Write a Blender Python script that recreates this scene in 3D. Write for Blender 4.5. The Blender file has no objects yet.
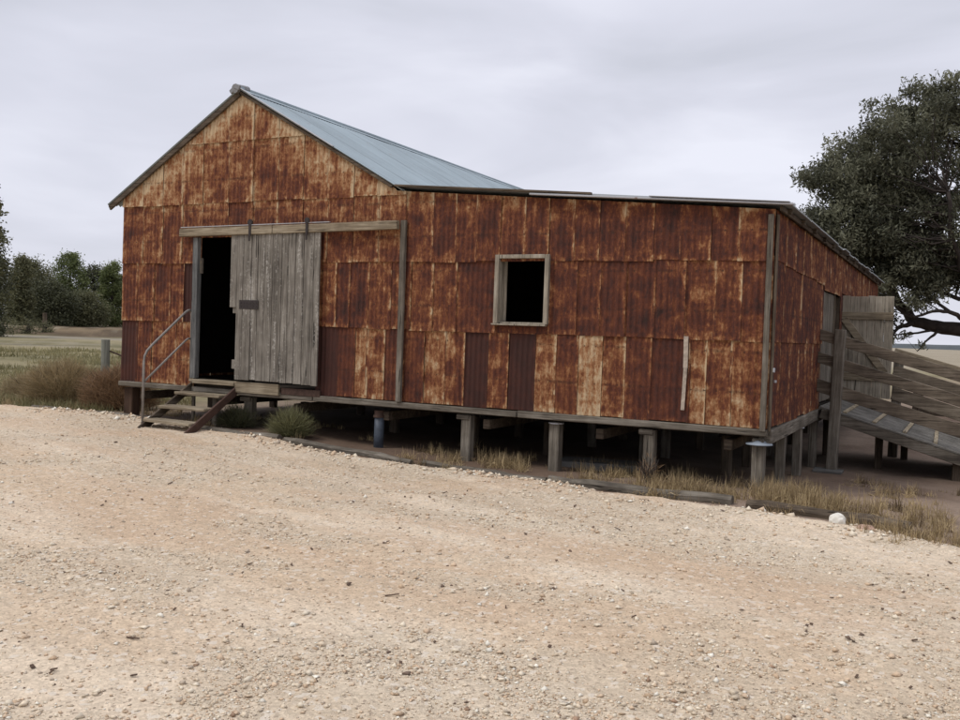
import bpy, math, random
import numpy as np
from mathutils import Vector, Matrix
S = bpy.context.scene
COL = S.collection
random.seed(7); RN = np.random.default_rng(11)

# ------------------------------------------------------------------ noise
def _h(ix, iy, s):
    n = (ix.astype(np.int64) * 374761393 + iy.astype(np.int64) * 668265263 + s * 974634777) & 0xffffffff
    n = ((n ^ (n >> 13)) * 1274126177) & 0xffffffff
    return ((n ^ (n >> 16)) & 0xffff) / 65535.0
def vnoise(x, y, s=0):
    x = np.asarray(x, float); y = np.asarray(y, float)
    ix = np.floor(x); iy = np.floor(y); fx = x - ix; fy = y - iy
    fx = fx * fx * (3 - 2 * fx); fy = fy * fy * (3 - 2 * fy)
    a = _h(ix, iy, s); b = _h(ix + 1, iy, s); c = _h(ix, iy + 1, s); d = _h(ix + 1, iy + 1, s)
    return (a + (b - a) * fx) * (1 - fy) + (c + (d - c) * fx) * fy
def fbm(x, y, o=4, s=0):
    t = 0; a = .5; n = 0
    for k in range(o):
        t = t + a * vnoise(np.asarray(x) * 2 ** k, np.asarray(y) * 2 ** k, s + k); n += a; a *= .5
    return t / n
def sstep(a, b, x):
    t = np.clip((np.asarray(x, float) - a) / (b - a), 0, 1); return t * t * (3 - 2 * t)

# ------------------------------------------------------------------ terrain
CAM = (12.402, -10.951, .96)
EX = [-60, -20, -6, -3, -1.4, -.3, .8, 1.9, 3.2, 4.85, 7.2, 8.9, 10.4, 11.3, 12.45, 16, 30, 80]
EY = [6, 1.6, .2, -.1, -.15, .1, -.25, -.35, -.5, -.8, -.92, -1.3, -1.3, -1.5, -1.9, -3, -6, -14]
def yedge(x): return np.interp(x, EX, EY)
def gz(x, y):
    x = np.asarray(x, float); y = np.asarray(y, float)
    z = np.interp(x, [-6, 2.7, 5.1, 6.6, 9, 10.5, 20], [-.68, -.64, -.72, -.77, -.78, -.77, -.8])
    back = np.clip(y, 0, 3.5) * -.05 * sstep(4, 10, x)
    z = z + back
    far = sstep(4, 16, y) + sstep(-8, -22, x) * sstep(-3, 3, y)
    z = z * (1 - np.clip(far, 0, 1)) + -.9 * np.clip(far, 0, 1)
    z = z * (1 - sstep(-2, -5, y)) + -.7 * sstep(-2, -5, y)
    return z
def depth_lat(x, y):
    dx = np.asarray(x) - CAM[0]; dy = np.asarray(y) - CAM[1]
    return dx * -.461 + dy * .887, dx * .887 + dy * .461
def terrain(x, y):
    z = gz(x, y)
    D, a = depth_lat(x, y)
    left = sstep(-.02, -.2, a / np.maximum(D, 1)) * (D > 1)
    bank = sstep(98, 118, D) * left * (.80 + .35 * (fbm(x / 6, y / 6, 3, 5) - .5))
    z = z + bank + .08 * (fbm(np.asarray(x) / 2.5, np.asarray(y) / 2.5, 4, 9) - .5) * sstep(1, 8, np.hypot(D, a) - 8)
    return z + .05 * (fbm(np.asarray(x) * 1.3, np.asarray(y) * 1.3, 4, 3) - .5)

# ------------------------------------------------------------------ objects
def meta(o, label=None, cat=None, group=None, kind=None):
    if label: o['label'] = label
    if cat: o['category'] = cat
    if group: o['group'] = group
    if kind: o['kind'] = kind
    return o
def thing(name, loc, label, cat, group=None):
    o = bpy.data.objects.new(name, None); COL.objects.link(o); o.location = loc; o.empty_display_size = .2
    return meta(o, label, cat, group)
def origin(parent):
    v = Vector((0, 0, 0))
    while parent is not None:
        v += parent.location; parent = parent.parent
    return v
def link_mesh(name, me, mat, parent=None):
    o = bpy.data.objects.new(name, me); COL.objects.link(o)
    if mat: me.materials.append(mat)
    if parent is not None: o.parent = parent
    return o
def np_mesh(name, V, F, mat, parent=None, smooth=False, color=None, uv=None):
    """V (n,3) world coords, F (m,k) same-size polygons; color (n,3) per vertex, uv (n,2) per vertex"""
    V = np.asarray(V, np.float32); F = np.asarray(F, np.int32)
    if parent is not None: V = V - np.array(origin(parent), np.float32)
    me = bpy.data.meshes.new(name)
    n, k = F.shape
    me.vertices.add(len(V)); me.vertices.foreach_set('co', V.ravel())
    me.loops.add(n * k); me.loops.foreach_set('vertex_index', F.ravel())
    me.polygons.add(n); me.polygons.foreach_set('loop_start', np.arange(0, n * k, k, dtype=np.int32))
    me.update(calc_edges=True)
    if smooth: me.polygons.foreach_set('use_smooth', np.ones(n, bool))
    if color is not None:
        c = np.ones((len(V), 4), np.float32); c[:, :3] = color
        a = me.color_attributes.new('tone', 'FLOAT_COLOR', 'POINT'); a.data.foreach_set('color', c.ravel())
    if uv is not None:
        l = me.uv_layers.new(name='UVMap'); l.data.foreach_set('uv', np.asarray(uv, np.float32)[F.ravel()].ravel())
    me.validate(); me.update()
    return link_mesh(name, me, mat, parent)

class MB:
    def __init__(s): s.v = []; s.f = []
    def add(s, vs, fs):
        b = len(s.v); s.v += [tuple(v) for v in vs]; s.f += [tuple(b + i for i in f) for f in fs]
    def box(s, c, d, rot=None, bev=.008, jit=0.0):
        hx, hy, hz = d[0] / 2, d[1] / 2, d[2] / 2
        b = min(bev, hx * .45, hy * .45, hz * .45)
        pts = []; idx = {}
        for i in (-1, 1):
            for j in (-1, 1):
                for k in (-1, 1):
                    jj = [random.uniform(-jit, jit) for _ in range(3)]
                    for ax in range(3):
                        p = [i * (hx - b), j * (hy - b), k * (hz - b)]
                        p[ax] = (i, j, k)[ax] * (hx, hy, hz)[ax]
                        idx[(i, j, k, ax)] = len(pts); pts.append(Vector([p[q] + jj[q] for q in range(3)]))
        R = rot if rot is not None else Matrix.Identity(3)
        pts = [R @ p + Vector(c) for p in pts]
        fs = []
        def q(*a): fs.append([idx[t] for t in a])
        for s_ in (-1, 1):
            q((s_, -1, -1, 0), (s_, 1, -1, 0), (s_, 1, 1, 0), (s_, -1, 1, 0))
            q((-1, s_, -1, 1), (-1, s_, 1, 1), (1, s_, 1, 1), (1, s_, -1, 1))
            q((-1, -1, s_, 2), (1, -1, s_, 2), (1, 1, s_, 2), (-1, 1, s_, 2))
        for a in (-1, 1):
            for c2 in (-1, 1):
                q((a, c2, -1, 0), (a, c2, 1, 0), (a, c2, 1, 1), (a, c2, -1, 1))
                q((a, -1, c2, 0), (a, 1, c2, 0), (a, 1, c2, 2), (a, -1, c2, 2))
                q((-1, a, c2, 1), (1, a, c2, 1), (1, a, c2, 2), (-1, a, c2, 2))
        for i in (-1, 1):
            for j in (-1, 1):
                for k in (-1, 1): q((i, j, k, 0), (i, j, k, 1), (i, j, k, 2))
        s.add(pts, fs)
    def beam(s, a, b, w, h, up=(0, 0, 1), bev=.008, jit=0.0):
        a = Vector(a); b = Vector(b); d = (b - a); L = d.length; d.normalize()
        u = Vector(up); sd = d.cross(u).normalized(); u = sd.cross(d).normalized()
        R = Matrix((d, sd, u)).transposed()
        s.box((a + b) / 2, (L, w, h), R, bev, jit)
    def tube(s, pts, r, n=10, cap=True):
        pts = [Vector(p) for p in pts]; rs = r if isinstance(r, (list, tuple)) else [r] * len(pts)
        rings = []; ref = Vector((.13, .27, .95))
        for i, p in enumerate(pts):
            d = (pts[min(i + 1, len(pts) - 1)] - pts[max(i - 1, 0)])
            if d.length < 1e-6: d = Vector((0, 0, 1))
            d.normalize(); sd = d.cross(ref)
            if sd.length < .1: sd = d.cross(Vector((1, 0, 0)))
            sd.normalize(); up = sd.cross(d)
            rings.append([p + (sd * math.cos(2 * math.pi * k / n) + up * math.sin(2 * math.pi * k / n)) * rs[i] for k in range(n)])
        vs = [v for rr in rings for v in rr]; fs = []
        for i in range(len(pts) - 1):
            for k in range(n):
                fs.append((i * n + k, i * n + (k + 1) % n, (i + 1) * n + (k + 1) % n, (i + 1) * n + k))
        if cap:
            fs.append(tuple(range(n))[::-1]); fs.append(tuple((len(pts) - 1) * n + k for k in range(n)))
        s.add(vs, fs)
    def build(s, name, mat, parent=None, smooth=False, fixn=True):
        me = bpy.data.meshes.new(name); o = Vector((0, 0, 0)) if parent is None else origin(parent)
        me.from_pydata([Vector(v) - o for v in s.v], [], s.f)
        if fixn:
            import bmesh
            bm = bmesh.new(); bm.from_mesh(me); bmesh.ops.recalc_face_normals(bm, faces=bm.faces); bm.to_mesh(me); bm.free()
        if smooth:
            for p in me.polygons: p.use_smooth = True
        me.update(); return link_mesh(name, me, mat, parent)

# ------------------------------------------------------------------ materials
class NT:
    def __init__(s, name, rough=.85, spec=.25):
        s.m = bpy.data.materials.new(name); s.m.use_nodes = True; s.t = s.m.node_tree; s.n = s.t.nodes
        s.b = s.n['Principled BSDF']; s.b.inputs['Roughness'].default_value = rough
        s.b.inputs['Specular IOR Level'].default_value = spec
    def new(s, t, **k):
        x = s.n.new(t)
        for a, v in k.items(): setattr(x, a, v)
        return x
    def lk(s, a, b): s.t.links.new(a, b)
    def coord(s): return s.new('ShaderNodeTexCoord').outputs['Object']
    def mapping(s, src, scale=(1, 1, 1), loc=None):
        m = s.new('ShaderNodeMapping'); s.lk(src, m.inputs[0]); m.inputs['Scale'].default_value = scale
        if loc is not None:
            if isinstance(loc, tuple): m.inputs['Location'].default_value = loc
            else: s.lk(loc, m.inputs['Location'])
        return m.outputs[0]
    def noise(s, src, scale, detail=5, rough=.6, dist=0):
        x = s.new('ShaderNodeTexNoise'); s.lk(src, x.inputs['Vector']); x.inputs['Scale'].default_value = scale
        x.inputs['Detail'].default_value = detail; x.inputs['Roughness'].default_value = rough
        x.inputs['Distortion'].default_value = dist
        return x.outputs['Fac']
    def math(s, op, a, b=None, c=None, clamp=False):
        x = s.new('ShaderNodeMath', operation=op); x.use_clamp = clamp
        for i, v in enumerate((a, b, c)):
            if v is None: continue
            if isinstance(v, (int, float)): x.inputs[i].default_value = v
            else: s.lk(v, x.inputs[i])
        return x.outputs[0]
    def smooth(s, v, a, b):
        x = s.new('ShaderNodeMapRange', interpolation_type='SMOOTHSTEP'); s.lk(v, x.inputs[0])
        x.inputs[1].default_value = a; x.inputs[2].default_value = b
        return x.outputs[0]
    def ramp(s, v, stops):
        x = s.new('ShaderNodeValToRGB'); s.lk(v, x.inputs[0]); e = x.color_ramp.elements
        while len(e) < len(stops): e.new(.5)
        for i, (p, c) in enumerate(stops): e[i].position = p; e[i].color = (*c, 1)
        return x.outputs[0]
    def mix(s, f, a, b, mode='MIX'):
        x = s.new('ShaderNodeMix', data_type='RGBA', blend_type=mode)
        if isinstance(f, (int, float)): x.inputs[0].default_value = f
        else: s.lk(f, x.inputs[0])
        for i, v in ((6, a), (7, b)):
            if isinstance(v, tuple): x.inputs[i].default_value = (*v, 1)
            else: s.lk(v, x.inputs[i])
        return x.outputs[2]
    def base(s, c):
        if isinstance(c, tuple): s.b.inputs['Base Color'].default_value = (*c, 1)
        else: s.lk(c, s.b.inputs['Base Color'])
    def bump(s, h, dist=.01, strength=1):
        x = s.new('ShaderNodeBump'); s.lk(h, x.inputs['Height']); x.inputs['Distance'].default_value = dist
        x.inputs['Strength'].default_value = strength; s.lk(x.outputs[0], s.b.inputs['Normal'])

def wood(name, axis, dark, mid, light, paint=None, rough=.9):
    m = NT(name, rough, .15); c = m.coord()
    st = {'x': (.05, 1, 1), 'y': (1, .05, 1), 'z': (1, 1, .05)}[axis]
    g = m.mapping(c, st)
    n1 = m.noise(g, 55, 6, .7); n2 = m.noise(g, 9, 4, .6, 1.0); n3 = m.noise(c, 2.5, 5, .6)
    f = m.math('ADD', m.math('MULTIPLY', n1, .55), m.math('ADD', m.math('MULTIPLY', n2, .45), m.math('MULTIPLY', n3, .35)))
    f = m.math('MULTIPLY_ADD', f, 2.7, -1.33, True)
    col = m.ramp(f, [(0, dark), (.5, mid), (1, light)])
    crack = m.smooth(m.noise(m.mapping(c, tuple(v * 1.0 for v in st)), 30, 3, .5), .36, .31)
    col = m.mix(m.math('MULTIPLY', crack, .8), col, tuple(v * .35 for v in dark))
    if paint:
        pf = m.smooth(m.math('ADD', m.math('MULTIPLY', m.noise(g, 14, 5, .7), .6), m.math('MULTIPLY', m.noise(c, 26, 5, .7), .4)), .53, .62)
        col = m.mix(m.math('MULTIPLY', pf, .75), col, paint)
    m.base(col); m.bump(n1, .006, .7); return m.m

def rust(name, vertical='z', across='x', contrast=1.0):
    m = NT(name, .82, .2); c = m.coord()
    at = m.new('ShaderNodeAttribute', attribute_name='tone'); sp = m.new('ShaderNodeSeparateColor'); m.lk(at.outputs['Color'], sp.inputs[0])
    tone, seed, smoothn = sp.outputs[0], sp.outputs[1], sp.outputs[2]
    uv = m.new('ShaderNodeUVMap'); us = m.new('ShaderNodeSeparateXYZ'); m.lk(uv.outputs[0], us.inputs[0])
    u, v = us.outputs[0], us.outputs[1]
    off = m.new('ShaderNodeCombineXYZ'); 
    for i in range(3): m.lk(m.math('MULTIPLY', seed, (31., 17., 23.)[i]), off.inputs[i])
    cs = m.new('ShaderNodeVectorMath', operation='ADD'); m.lk(c, cs.inputs[0]); m.lk(off.outputs[0], cs.inputs[1]); cs = cs.outputs[0]
    vst = {'z': (1, 1, .16)}[vertical]
    blotch = m.noise(m.mapping(cs, (1, 1, .75)), 5.6, 9, .74, .3)
    streak = m.noise(m.mapping(cs, vst), 13, 6, .62, .4)
    wide = m.noise(c, .7, 3, .5)
    fine = m.noise(m.mapping(cs, (1, 1, .5)), 45, 4, .7)
    # pale wear along the laps of the sheets
    en = m.noise(m.mapping(cs, (1, 1, .45)), 7, 5, .65)
    eu = m.math('MINIMUM', u, m.math('SUBTRACT', 1.0, u))
    edge = m.math('MULTIPLY', m.smooth(eu, .17, .0), m.smooth(en, .42, .60))
    tv = m.math('MULTIPLY', m.smooth(m.math('SUBTRACT', 1.0, v), .11, .0), m.smooth(m.noise(m.mapping(cs, (1, 1, .25)), 9, 5, .6), .45, .62))
    bv = m.math('MULTIPLY', m.smooth(v, .09, .0), m.smooth(m.noise(m.mapping(cs, (1, 1, .25)), 11, 5, .6), .47, .62))
    act = m.math('SUBTRACT', 1.0, smoothn)
    band = m.noise(m.mapping(cs, (.25, .25, 1.6)), 5, 4, .6)
    f = m.math('ADD', m.math('MULTIPLY', m.math('SUBTRACT', blotch, .5), 1.55 * contrast), m.math('ADD', m.math('MULTIPLY', m.math('SUBTRACT', streak, .5), .62 * contrast), m.math('MULTIPLY', m.math('SUBTRACT', band, .5), .5)))
    f = m.math('ADD', f, m.math('MULTIPLY', m.math('SUBTRACT', fine, .5), .70))
    f = m.math('ADD', f, m.math('MULTIPLY', m.math('SUBTRACT', wide, .5), .30))
    f = m.math('ADD', f, m.math('MULTIPLY', m.math('ADD', m.math('MULTIPLY', edge, .42), m.math('MULTIPLY', m.math('ADD', tv, bv), .30)), 1.0))
    f = m.math('MULTIPLY', f, m.math('MULTIPLY_ADD', act, .85, .15))
    f = m.math('ADD', f, m.math('ADD', tone, .025), None, True)
    col = m.ramp(f, [(0, (.032, .017, .014)), (.16, (.052, .022, .017)), (.34, (.086, .029, .018)), (.49, (.126, .042, .021)),
                     (.62, (.205, .080, .033)), (.77, (.315, .168, .080)), (1, (.47, .35, .215))])
    so_ = m.new('ShaderNodeSeparateXYZ'); m.lk(c, so_.inputs[0])
    aa = m.math('ADD', so_.outputs[0], so_.outputs[1]); ax = m.math('MULTIPLY', m.math('SUBTRACT', m.math('FRACT', m.math('MULTIPLY', aa, 1 / .152)), .5), .152)
    az = m.math('MULTIPLY', m.math('SUBTRACT', m.math('FRACT', m.math('MULTIPLY_ADD', so_.outputs[2], 1 / .47, .12)), .5), .47)
    dd = m.math('SQRT', m.math('ADD', m.math('MULTIPLY', ax, ax), m.math('MULTIPLY', az, az)))
    nail = m.smooth(dd, .014, .007)
    dirt = m.math('MULTIPLY', m.smooth(m.math('ABSOLUTE', az), .035, .004), m.smooth(m.noise(m.mapping(c, (.6, .6, 2)), 6, 4, .6), .46, .62))
    lap = m.math('MULTIPLY', m.smooth(eu, .022, .004), .55)  # shadow of the sheet overlap, put into the colour as a dark edge line
    dk = m.math('MAXIMUM', m.math('MAXIMUM', m.math('MULTIPLY', nail, .8), m.math('MULTIPLY', dirt, .45)), lap)
    col = m.mix(dk, col, (.040, .020, .014))
    m.base(col); m.bump(m.math('ADD', fine, m.math('MULTIPLY', blotch, .6)), .006, .6); return m.m

def galv(name, base=(.38, .43, .46), rough=.5, rusty=.15, axis='x'):
    m = NT(name, rough, .5); c = m.coord()
    n = m.noise(c, .8, 5, .6); n2 = m.noise(m.mapping(c, (.15, 1, .15)), 9, 4, .6); n3 = m.noise(c, 3.2, 7, .7)
    col = m.ramp(m.math('ADD', m.math('MULTIPLY', n, .5), m.math('MULTIPLY', n2, .5)), [(.3, tuple(v * .78 for v in base)), (.7, tuple(v * 1.12 for v in base))])
    col = m.mix(m.math('MULTIPLY', m.smooth(n3, .60, .72), min(1, rusty * 4)), col, (.17, .085, .045))
    so_ = m.new('ShaderNodeSeparateXYZ'); m.lk(c, so_.inputs[0]); wn = m.new('ShaderNodeTexWhiteNoise', noise_dimensions='1D'); m.lk(m.math('FLOOR', m.math('MULTIPLY', so_.outputs[1], 1 / .76)), wn.inputs['W'])
    hv = m.math('MULTIPLY_ADD', wn.outputs['Value'], .10, .92); lapd = m.smooth(m.math('FRACT', m.math('MULTIPLY', so_.outputs[1], 1 / .76)), .03, .0)
    hv = m.math('SUBTRACT', hv, m.math('MULTIPLY', lapd, .25)); hc = m.new('ShaderNodeCombineColor')
    for i in range(3): m.lk(hv, hc.inputs[i])
    col = m.mix(1.0, col, hc.outputs[0], 'MULTIPLY')
    m.base(col); m.b.inputs['Metallic'].default_value = .25; m.bump(n3, .004, .3); return m.m
def plain(name, col, rough=.8, var=.25, scale=6, spec=.25):
    m = NT(name, rough, spec); n = m.noise(m.coord(), scale, 6, .65)
    m.base(m.ramp(n, [(.3, tuple(v * (1 - var) for v in col)), (.7, tuple(v * (1 + var) for v in col))])); m.bump(n, .005, .5); return m.m
def leafmat(name, dark, light, trans=.25):
    m = NT(name, .6, .3)
    at = m.new('ShaderNodeAttribute', attribute_name='tone'); sp = m.new('ShaderNodeSeparateColor'); m.lk(at.outputs['Color'], sp.inputs[0])
    col = m.ramp(sp.outputs[0], [(0, dark), (1, light)]); m.base(col)
    tr = m.new('ShaderNodeBsdfTranslucent'); m.lk(col, tr.inputs[0]); mx = m.new('ShaderNodeMixShader'); mx.inputs[0].default_value = trans
    m.lk(m.b.outputs[0], mx.inputs[1]); m.lk(tr.outputs[0], mx.inputs[2]); m.lk(mx.outputs[0], m.n['Material Output'].inputs[0])
    return m.m
def attrmat(name, rough=.95, bumps=60, var=.35, speck=0.0):
    m = NT(name, rough, .12); c = m.coord()
    at = m.new('ShaderNodeAttribute', attribute_name='tone')
    n = m.noise(c, bumps, 5, .7); n2 = m.noise(c, bumps * .12, 6, .65)
    k = m.math('MULTIPLY_ADD', m.math('ADD', m.math('MULTIPLY', n, .5), m.math('MULTIPLY', n2, .5)), 2 * var * 2, 1 - 2 * var)
    cc = m.new('ShaderNodeCombineColor')
    for i in range(3): m.lk(k, cc.inputs[i])
    col = m.mix(1.0, at.outputs['Color'], cc.outputs[0], 'MULTIPLY')
    m.base(col); m.bump(n, .01, .8); return m.m

W_grey = {a: wood('weathered_timber_' + a, a, (.038, .032, .026), (.130, .112, .088), (.26, .232, .19)) for a in 'xyz'}
W_dark = {a: wood('dark_timber_' + a, a, (.024, .018, .013), (.088, .067, .048), (.185, .148, .108)) for a in 'xyz'}
W_tan = {a: wood('tan_timber_' + a, a, (.08, .062, .042), (.225, .182, .125), (.39, .335, .245)) for a in 'xyz'}
W_door = wood('door_planks', 'z', (.055, .048, .040), (.165, .148, .124), (.31, .285, .245), paint=(.40, .38, .34))
W_gate = wood('gate_planks', 'z', (.09, .078, .06), (.28, .245, .19), (.45, .405, .33))
M_rust = rust('rusty_corrugated_iron')
M_roof = galv('galvanised_roof', (.30, .36, .385), .55, .10)
M_flash = galv('flashing', (.40, .40, .41), .5, .25)
M_iron = plain('rusty_iron', (.06, .035, .026), .8, .4, 20)
M_blackiron = plain('black_iron', (.035, .028, .026), .7, .3, 30)
M_pipe = plain('handrail_steel', (.20, .18, .16), .55, .25, 15, .4)
M_blue = plain('blue_painted_steel', (.050, .062, .080), .55, .45, 9, .4)
M_tin = plain('tin_cap', (.22, .25, .28), .75, .2, 10, .4)
M_dark = plain('dark_interior_timber', (.05, .04, .032), .9, .4, 4)
M_stone = plain('white_stone', (.66, .63, .56), .9, .12, 18)
M_concrete = plain('concrete', (.13, .125, .115), .9, .2, 8)
M_bark = plain('dark_bark', (.045, .036, .030), .95, .5, 5)

# ------------------------------------------------------------------ corrugated iron
def corr_wall(name, regions, to_world, mat, parent, wave=.076, amp=.0075, seg=7, rows=9, thick_out=1):
    """regions: list of (a0,a1,z0fn,z1fn,tone,seed,smoothness,out); sheet corrugated across a, vertical z"""
    V = []; F = []; C = []; UV = []; b = 0
    for (a0, a1, z0, z1, tone, seed, sm, out) in regions:
        n = max(3, int((a1 - a0) / (wave / seg))) + 1
        a = np.linspace(a0, a1, n); t = np.linspace(0, 1, rows)
        A, T = np.meshgrid(a, t, indexing='ij')
        ZA = z0(a) if callable(z0) else np.full(n, z0); ZB = z1(a) if callable(z1) else np.full(n, z1)
        keep = (ZB - ZA) > .012
        ZB = np.maximum(ZB, ZA + .001)
        Z = ZA[:, None] + (ZB - ZA)[:, None] * T
        o = amp * np.sin(A / wave * 2 * math.pi + 0) + out + .008 * sstep(.82, 1.0, (A - a0) / (a1 - a0)) + (.006 * (1 - T)) + .010 * (fbm(A * 1.7 + seed * 31, Z * 1.3 + seed * 7, 3, 4) - .5) * 2
        bent = sstep(.04, 0, T * (ZB - ZA)[:, None]) * .012 * (vnoise(A * 3 + seed * 91, Z * 0, 2) - .35)
        P = to_world(A, Z, o + bent)
        tn = np.broadcast_to(tone(A, Z) if callable(tone) else np.full(A.shape, tone), A.shape)
        V.append(np.stack(P, -1).reshape(-1, 3)); 
        C.append(np.stack([tn, np.full(A.shape, seed), np.full(A.shape, sm)], -1).reshape(-1, 3))
        UV.append(np.stack([(A - a0) / (a1 - a0), T], -1).reshape(-1, 2))
        i, j = np.meshgrid(np.arange(n - 1), np.arange(rows - 1), indexing='ij')
        k = keep[:-1] | keep[1:]
        i = i[k]; j = j[k]
        F.append((b + np.stack([i * rows + j, (i + 1) * rows + j, (i + 1) * rows + j + 1, i * rows + j + 1], -1)).reshape(-1, 4)); b += n * rows
    return np_mesh(name, np.concatenate(V), np.concatenate(F), mat, parent, True, np.concatenate(C), np.concatenate(UV))

L = 10.44; P = 5.5; RX = 2.5; RZ = 4.5; LEN = 14.0
Z1 = .985; Z2 = 1.92
def rake(x): return np.where(np.asarray(x) < RX, RZ - .596 * (RX - x), RZ - .552 * (np.asarray(x) - RX))
def lean(x): return 2.935 - (np.asarray(x) - 5.4) * .081
def walltop(x): return np.where(np.asarray(x) < 5.35, rake(x) - .02, lean(x) - .05)

shed = thing('shearing_shed', (L / 2, 0, -.75), 'long rust-brown corrugated iron shearing shed raised on timber stumps', 'shed')
# ---- front wall sheets --------------------------------------------------------
D_, R_, Q_, O_, P_ = .17, .36, .45, .53, .80
low = [(0, .35, .15, .85), (.35, .67, .40, 0), (.67, 1.22, .52, 0), (1.22, 1.62, .50, 0),
       (4.02, 4.39, .14, .9), (4.39, 4.69, .32, .3), (4.69, 4.91, .66, 0), (4.91, 5.20, .60, 0), (5.20, 5.52, .34, .2), (5.52, 5.85, .34, .2), (5.85, 6.18, .60, 0),
       (6.18, 6.48, .50, 0), (6.48, 6.83, .14, .8), (6.83, 7.13, .52, 0), (7.13, 7.51, .12, .8), (7.51, 7.80, .66, 0), (7.80, 8.10, .40, .2), (8.10, 8.42, .74, 0),
       (8.42, 8.72, .52, 0), (8.72, 9.05, .36, .1), (9.05, 9.53, .28, .3), (9.53, 9.72, .66, 0), (9.72, 10.02, .56, 0), (10.02, L, .54, 0)]
mid = [(0, .34, .44, 0), (.34, .72, .46, 0), (.72, 1.08, .42, 0), (1.08, 1.38, .48, 0), (1.38, 1.66, .13, .95),
       (3.98, 4.35, .50, 0), (4.35, 4.58, .36, 0), (4.58, 4.91, .34, 0), (4.91, 5.28, .50, 0), (5.28, 5.61, .46, 0), (5.61, 5.96, .50, 0), (5.96, 6.33, .44, 0),
       (6.33, 6.93, .32, .15), (7.70, 8.06, .38, 0), (8.06, 8.37, .36, 0), (8.37, 8.70, .32, .2), (8.70, 9.07, .32, .1), (9.07, 9.44, .36, 0), (9.44, 9.80, .42, 0), (9.80, 10.10, .38, 0), (10.10, L, .34, 0)]
top = [(P, 5.94, .42, 0), (5.94, 6.30, .36, 0), (6.30, 6.62, .36, 0), (6.62, 6.96, .36, 0), (6.96, 7.32, .40, 0), (7.32, 7.65, .38, 0), (7.65, 8.0, .34, 0), (8.0, 8.33, .38, 0),
       (8.33, 8.67, .34, 0), (8.67, 9.03, .38, 0), (9.03, 9.37, .32, .1), (9.37, 9.72, .36, 0), (9.72, 10.06, .36, 0), (10.06, L, .42, 0)]
regs = []
def fw(A, Z, o): return (A, -o, Z)
rr = random.Random(3)
for k, (a, b, t, s) in enumerate(low): regs.append((a - .015, b + .015, -.03 + rr.uniform(-.012, .008), Z1 + .03, t, rr.random(), s, .004 + .004 * (k % 2)))
for k, (a, b, t, s) in enumerate(mid):
    if b > 6.9 and a < 6.9: a_, b_ = a, 6.93
    regs.append((a - .015, b + .015, Z1 - .02 + rr.uniform(-.01, .01), Z2 + .03, t, rr.random(), s, .016 + .004 * (k % 2)))
regs.append((6.90, 7.74, Z1 - .02, 1.085, .34, .3, 0, .017))
def toptone(t): return lambda A, Z: t + .16 * sstep(.45, .05, walltop(A) - Z) * (vnoise(A * 9, Z * 2, 8) - .35) * 2
for k, (a, b, t, s) in enumerate(top): regs.append((a - .015, b + .015, Z2 - .02 + rr.uniform(-.012, .012), walltop, toptone(t), rr.random(), s, .028 + .004 * (k % 2)))
# gable: two more lifts of sheets
def gabt(t): return lambda A, Z: t + .15 + .34 * sstep(.80, .05, rake(A) - Z) * (.55 + .9 * (vnoise(A * 3.1, Z * 3.1, 21) - .35)) - .08 * sstep(1.2, .2, np.hypot(A - 2.9, (Z - 3.25) * 1.2)) 
xs = [0, .46, .89, 1.32, 1.75, 2.28, 2.76, 3.24, 3.71, 4.17, 4.61, 5.05, P]
for k in range(len(xs) - 1):
    z0 = Z2 - .02 if (xs[k + 1] < 1.80 or xs[k] > 3.6) else 2.30
    regs.append((xs[k] - .015, xs[k + 1] + .015, z0 + (rr.uniform(-.01, .01) if z0 < 2.2 else 0), lambda a: np.minimum(walltop(a), 2.86), (lambda tt: (lambda A, Z: tt + .16 * sstep(2.4, 2.86, Z) * vnoise(A * 4, Z * 4, 5)))(rr.uniform(.42, .50)), rr.random(), 0, .028 + .004 * (k % 2)))
    regs.append((xs[k] - .015, xs[k + 1] + .015, 2.83 + rr.uniform(-.01, .01), lambda a: np.maximum(2.80, np.minimum(walltop(a), 3.79)), gabt(rr.uniform(.38, .46)), rr.random(), 0, .040 + .004 * (k % 2)))
    if 1.2 < xs[k] < 4.0: regs.append((xs[k] - .015, xs[k + 1] + .015, 3.76, lambda a: np.maximum(3.75, walltop(a)), gabt(rr.uniform(.42, .50)), rr.random(), 0, .052 + .004 * (k % 2)))
corr_wall('front_wall', regs, fw, M_rust, shed)
# flat smooth patches screwed on beside the jamb, and a pale strip on the low row
m = MB(); m.beam((9.475, -.045, .12), (9.49, -.045, .62), .045, .01, up=(0, 1, 0), bev=.003); m.beam((9.49, -.045, .62), (9.485, -.045, 1.0), .055, .01, up=(0, 1, 0), bev=.003); m.build('cover_strip', plain('faded_tin_strip', (.36, .30, .24), .8, .4, 12), shed)['label'] = 'pale faded tin strip over a sheet joint'
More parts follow.
